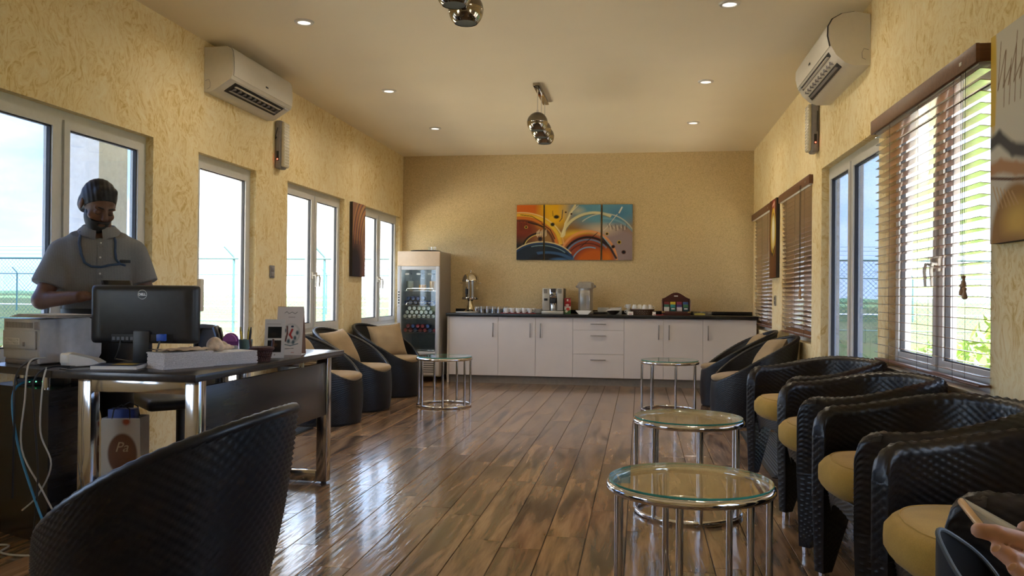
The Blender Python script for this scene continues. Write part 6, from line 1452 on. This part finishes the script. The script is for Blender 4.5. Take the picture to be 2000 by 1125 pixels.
c_ = W3(.085, .272, 1.158); ph.location = c_; ph.rotation_euler = (.62, 0, math.atan2(.578, .816)+.1)
obj('case', MB().rbox(-.072, .072, -.036, .036, -.005, .004, .004), M['black'], ph); obj('screen', MB().box(-.062, .062, -.032, .032, .0041, .0046), plain('phone_screen', (.012, .013, .016, 1), .12), ph, smooth=False)

# ------------------------------------------------------------------ conch shell on the papers
cs = SDF((-.07, -.05, -.01), (.08, .05, .07), .0028)
for k in range(26):
    t = k/25; a = t*4.2*PI; r_ = .030*(1-t)**1.1+.004; x = -.030+.085*t; cs.ell((x, .018*(1-t)*math.cos(a), .026+.016*(1-t)*math.sin(a)), (r_*.8, r_, r_), None, .006)
for k in range(7): a = 2*PI*k/7; cs.cap((-.012, .022*math.cos(a), .028+.022*math.sin(a)), (-.020, .040*math.cos(a), .030+.036*max(-.5, math.sin(a))), .007, .002, .006)
cs.ell((.03, -.020, .018), (.040, .016, .012), None, .01); cs.half((0, 0, 0), (0, 0, -1))
o = obj('conch_shell', cs.mesh(), plain('pale_shell', (.60, .47, .34, 1), .45, var=.25, scale=40), angle=180, loc=dk(-2.115, 3.955, DT+.0622), rot=(0, 0, .9)); o.scale = (.95, .95, .95); tag(o, 'pale spiky conch shell on the lower pile of forms', 'shell')

# ------------------------------------------------------------------ a seated neighbour's hand with a phone, lower right corner
FR, FU, FF = Vector(_r), Vector(_u), Vector(_f)
EYEP = Vector((0, 0, EYE))
def cw(px, py, d): return EYEP+FR*((px-1000)/FPX*d)-FU*((py-562.5)/FPX*d)+FF*d
NB = Vector((.62, .70, .0006))
nb = thing('person', 'bare hand of a seated neighbour holding a phone, lower right corner', 'person', NB)
def nl(px, py, d): return tuple(cw(px, py, d)-NB)
hd = SDF((-.40, -.12, .66), (.30, .26, 1.0), .0026)
def finger(pts, rs, k=.0012):
    for (a, b, ra, rb) in zip(pts[:-1], pts[1:], rs[:-1], rs[1:]): hd.cap(nl(*a), nl(*b), ra, rb, k)
kn = [(2085, 1082, .77), (2078, 1122, .755), (2085, 1160, .75), (2102, 1196, .755)]
finger([(1912, 1036, .738), (1944, 1042, .735), (1998, 1058, .735), kn[0]], [.0068, .0078, .0086, .0098])
finger([(1950, 1074, .728), (1972, 1088, .722), (2015, 1106, .725), kn[1]], [.0066, .0077, .0085, .0098])
finger([(1982, 1110, .716), (2002, 1128, .712), (2036, 1144, .718), kn[2]], [.0064, .0074, .0082, .0094])
finger([(2020, 1150, .73), (2036, 1164, .725), (2062, 1178, .73), kn[3]], [.0066, .0072, .0080, .0090])
finger([(2006, 1036, .806), (2040, 1036, .812), (2085, 1055, .81), (2135, 1095, .80)], [.0090, .0100, .0112, .0130])
for q_ in kn: hd.cap(nl(*q_), nl(2195, 1170, .775), .0135, .020, .010)
hd.cap(nl(2130, 1092, .80), nl(2195, 1170, .785), .015, .020, .012)
hd.cap(nl(2195, 1168, .78), nl(2270, 1225, .785), .025, .024, .02); hd.cap(nl(2270, 1225, .785), nl(2620, 1400, .80), .025, .042, .02)
M['lightskin'] = skin_mat('light_skin', (.56, .31, .22, 1), (.64, .39, .29, 1))
ho = obj('hand', hd.mesh(), M['lightskin'], nb, angle=180)
M['nail'] = plain('finger_nail', (.74, .50, .43, 1), .25, var=.03)
for (px, py, d, rx) in ((1945, 1071, .7212, .0), (1977, 1107, .7092, .0)):
    c_ = nl(px, py, d); nm = MB().sphere((0, 0, 0), (.0046, .0010, .0030), 12, 8)
    R3 = Matrix((FR, -FF, FU)).transposed().to_4x4(); o = obj('nail', nm, M['nail'], ho); o.matrix_local = Matrix.Translation(c_) @ R3 @ Matrix.Rotation(-.5, 4, 'Y')
lx = (FR*.86-FU*.48-FF*.10).normalized(); sx_ = (-FU*.27-FF*.96+FR*.02); sx_ = (sx_-lx*sx_.dot(lx)).normalized(); nz_ = lx.cross(sx_)
if nz_.dot(FU) < 0: nz_ = -nz_
c0_ = cw(1874, 968, .812)
ph2 = thing('mobile_phone', 'gold and white phone held in the hand at the lower right', 'phone'); yv = nz_.cross(lx)
ph2.matrix_world = Matrix(((lx.x, yv.x, nz_.x, c0_.x), (lx.y, yv.y, nz_.y, c0_.y), (lx.z, yv.z, nz_.z, c0_.z), (0, 0, 0, 1)))
sgn = 1 if yv.dot(sx_) > 0 else -1
y0, y1 = sorted((0, sgn*.068))
obj('case', MB().rbox(0, .140, y0, y1, -.0075, 0, .0034, 3), plain('gold_phone_case', (.62, .40, .20, 1), .3, .3), ph2)
obj('screen', MB().rbox(.003, .137, y0+.003, y1-.003, -.001, .0006, .0005), plain('grey_phone_screen', (.17, .145, .115, 1), .12), ph2)
yb = sgn*.0685; obj('side_button', MB().rbox(.040, .085, min(yb, yb+sgn*.0015), max(yb, yb+sgn*.0015), -.0065, -.002, .0007), M['greyplastic'], ph2)
# dark tote standing open on the floor before the nearest armchair
bg = thing('tote_bag', 'dark open bag with grey piping before the nearest armchair', 'bag', (.690, 1.845, .0006), .25)
N = 40; G = []; Gi = []
for i in range(N):
    a = 2*PI*i/N; ex, ey = math.copysign(abs(math.cos(a))**.7, math.cos(a)), math.copysign(abs(math.sin(a))**.7, math.sin(a)); top = .560-.045*ex+.055*ey
    G.append([(ex*(.062+.010*t), ey*(.085-.02*t*t), .0+top*t) for t in np.linspace(0, 1, 9)]); Gi.append([(ex*(.058+.008*t), ey*(.080-.02*t*t), .02+(top-.02)*t) for t in np.linspace(0, 1, 9)])
M['bagcloth'] = fabric_mat('dark_slate_cloth', (.022, .026, .032, 1)); b = MB().grid(G, closeu=True); b.f.append(tuple(i*9 for i in range(N))); obj('bag_body', b, M['bagcloth'], bg); obj('lining', MB().grid(Gi, closeu=True), plain('black_lining', (.004, .004, .005, 1), .9), bg)
obj('piping', MB().tube([tuple((np.array(G[i][8])+np.array(Gi[i][8]))/2) for i in range(N)], .005, 8, True), plain('slate_piping', (.06, .075, .085, 1), .6), bg)
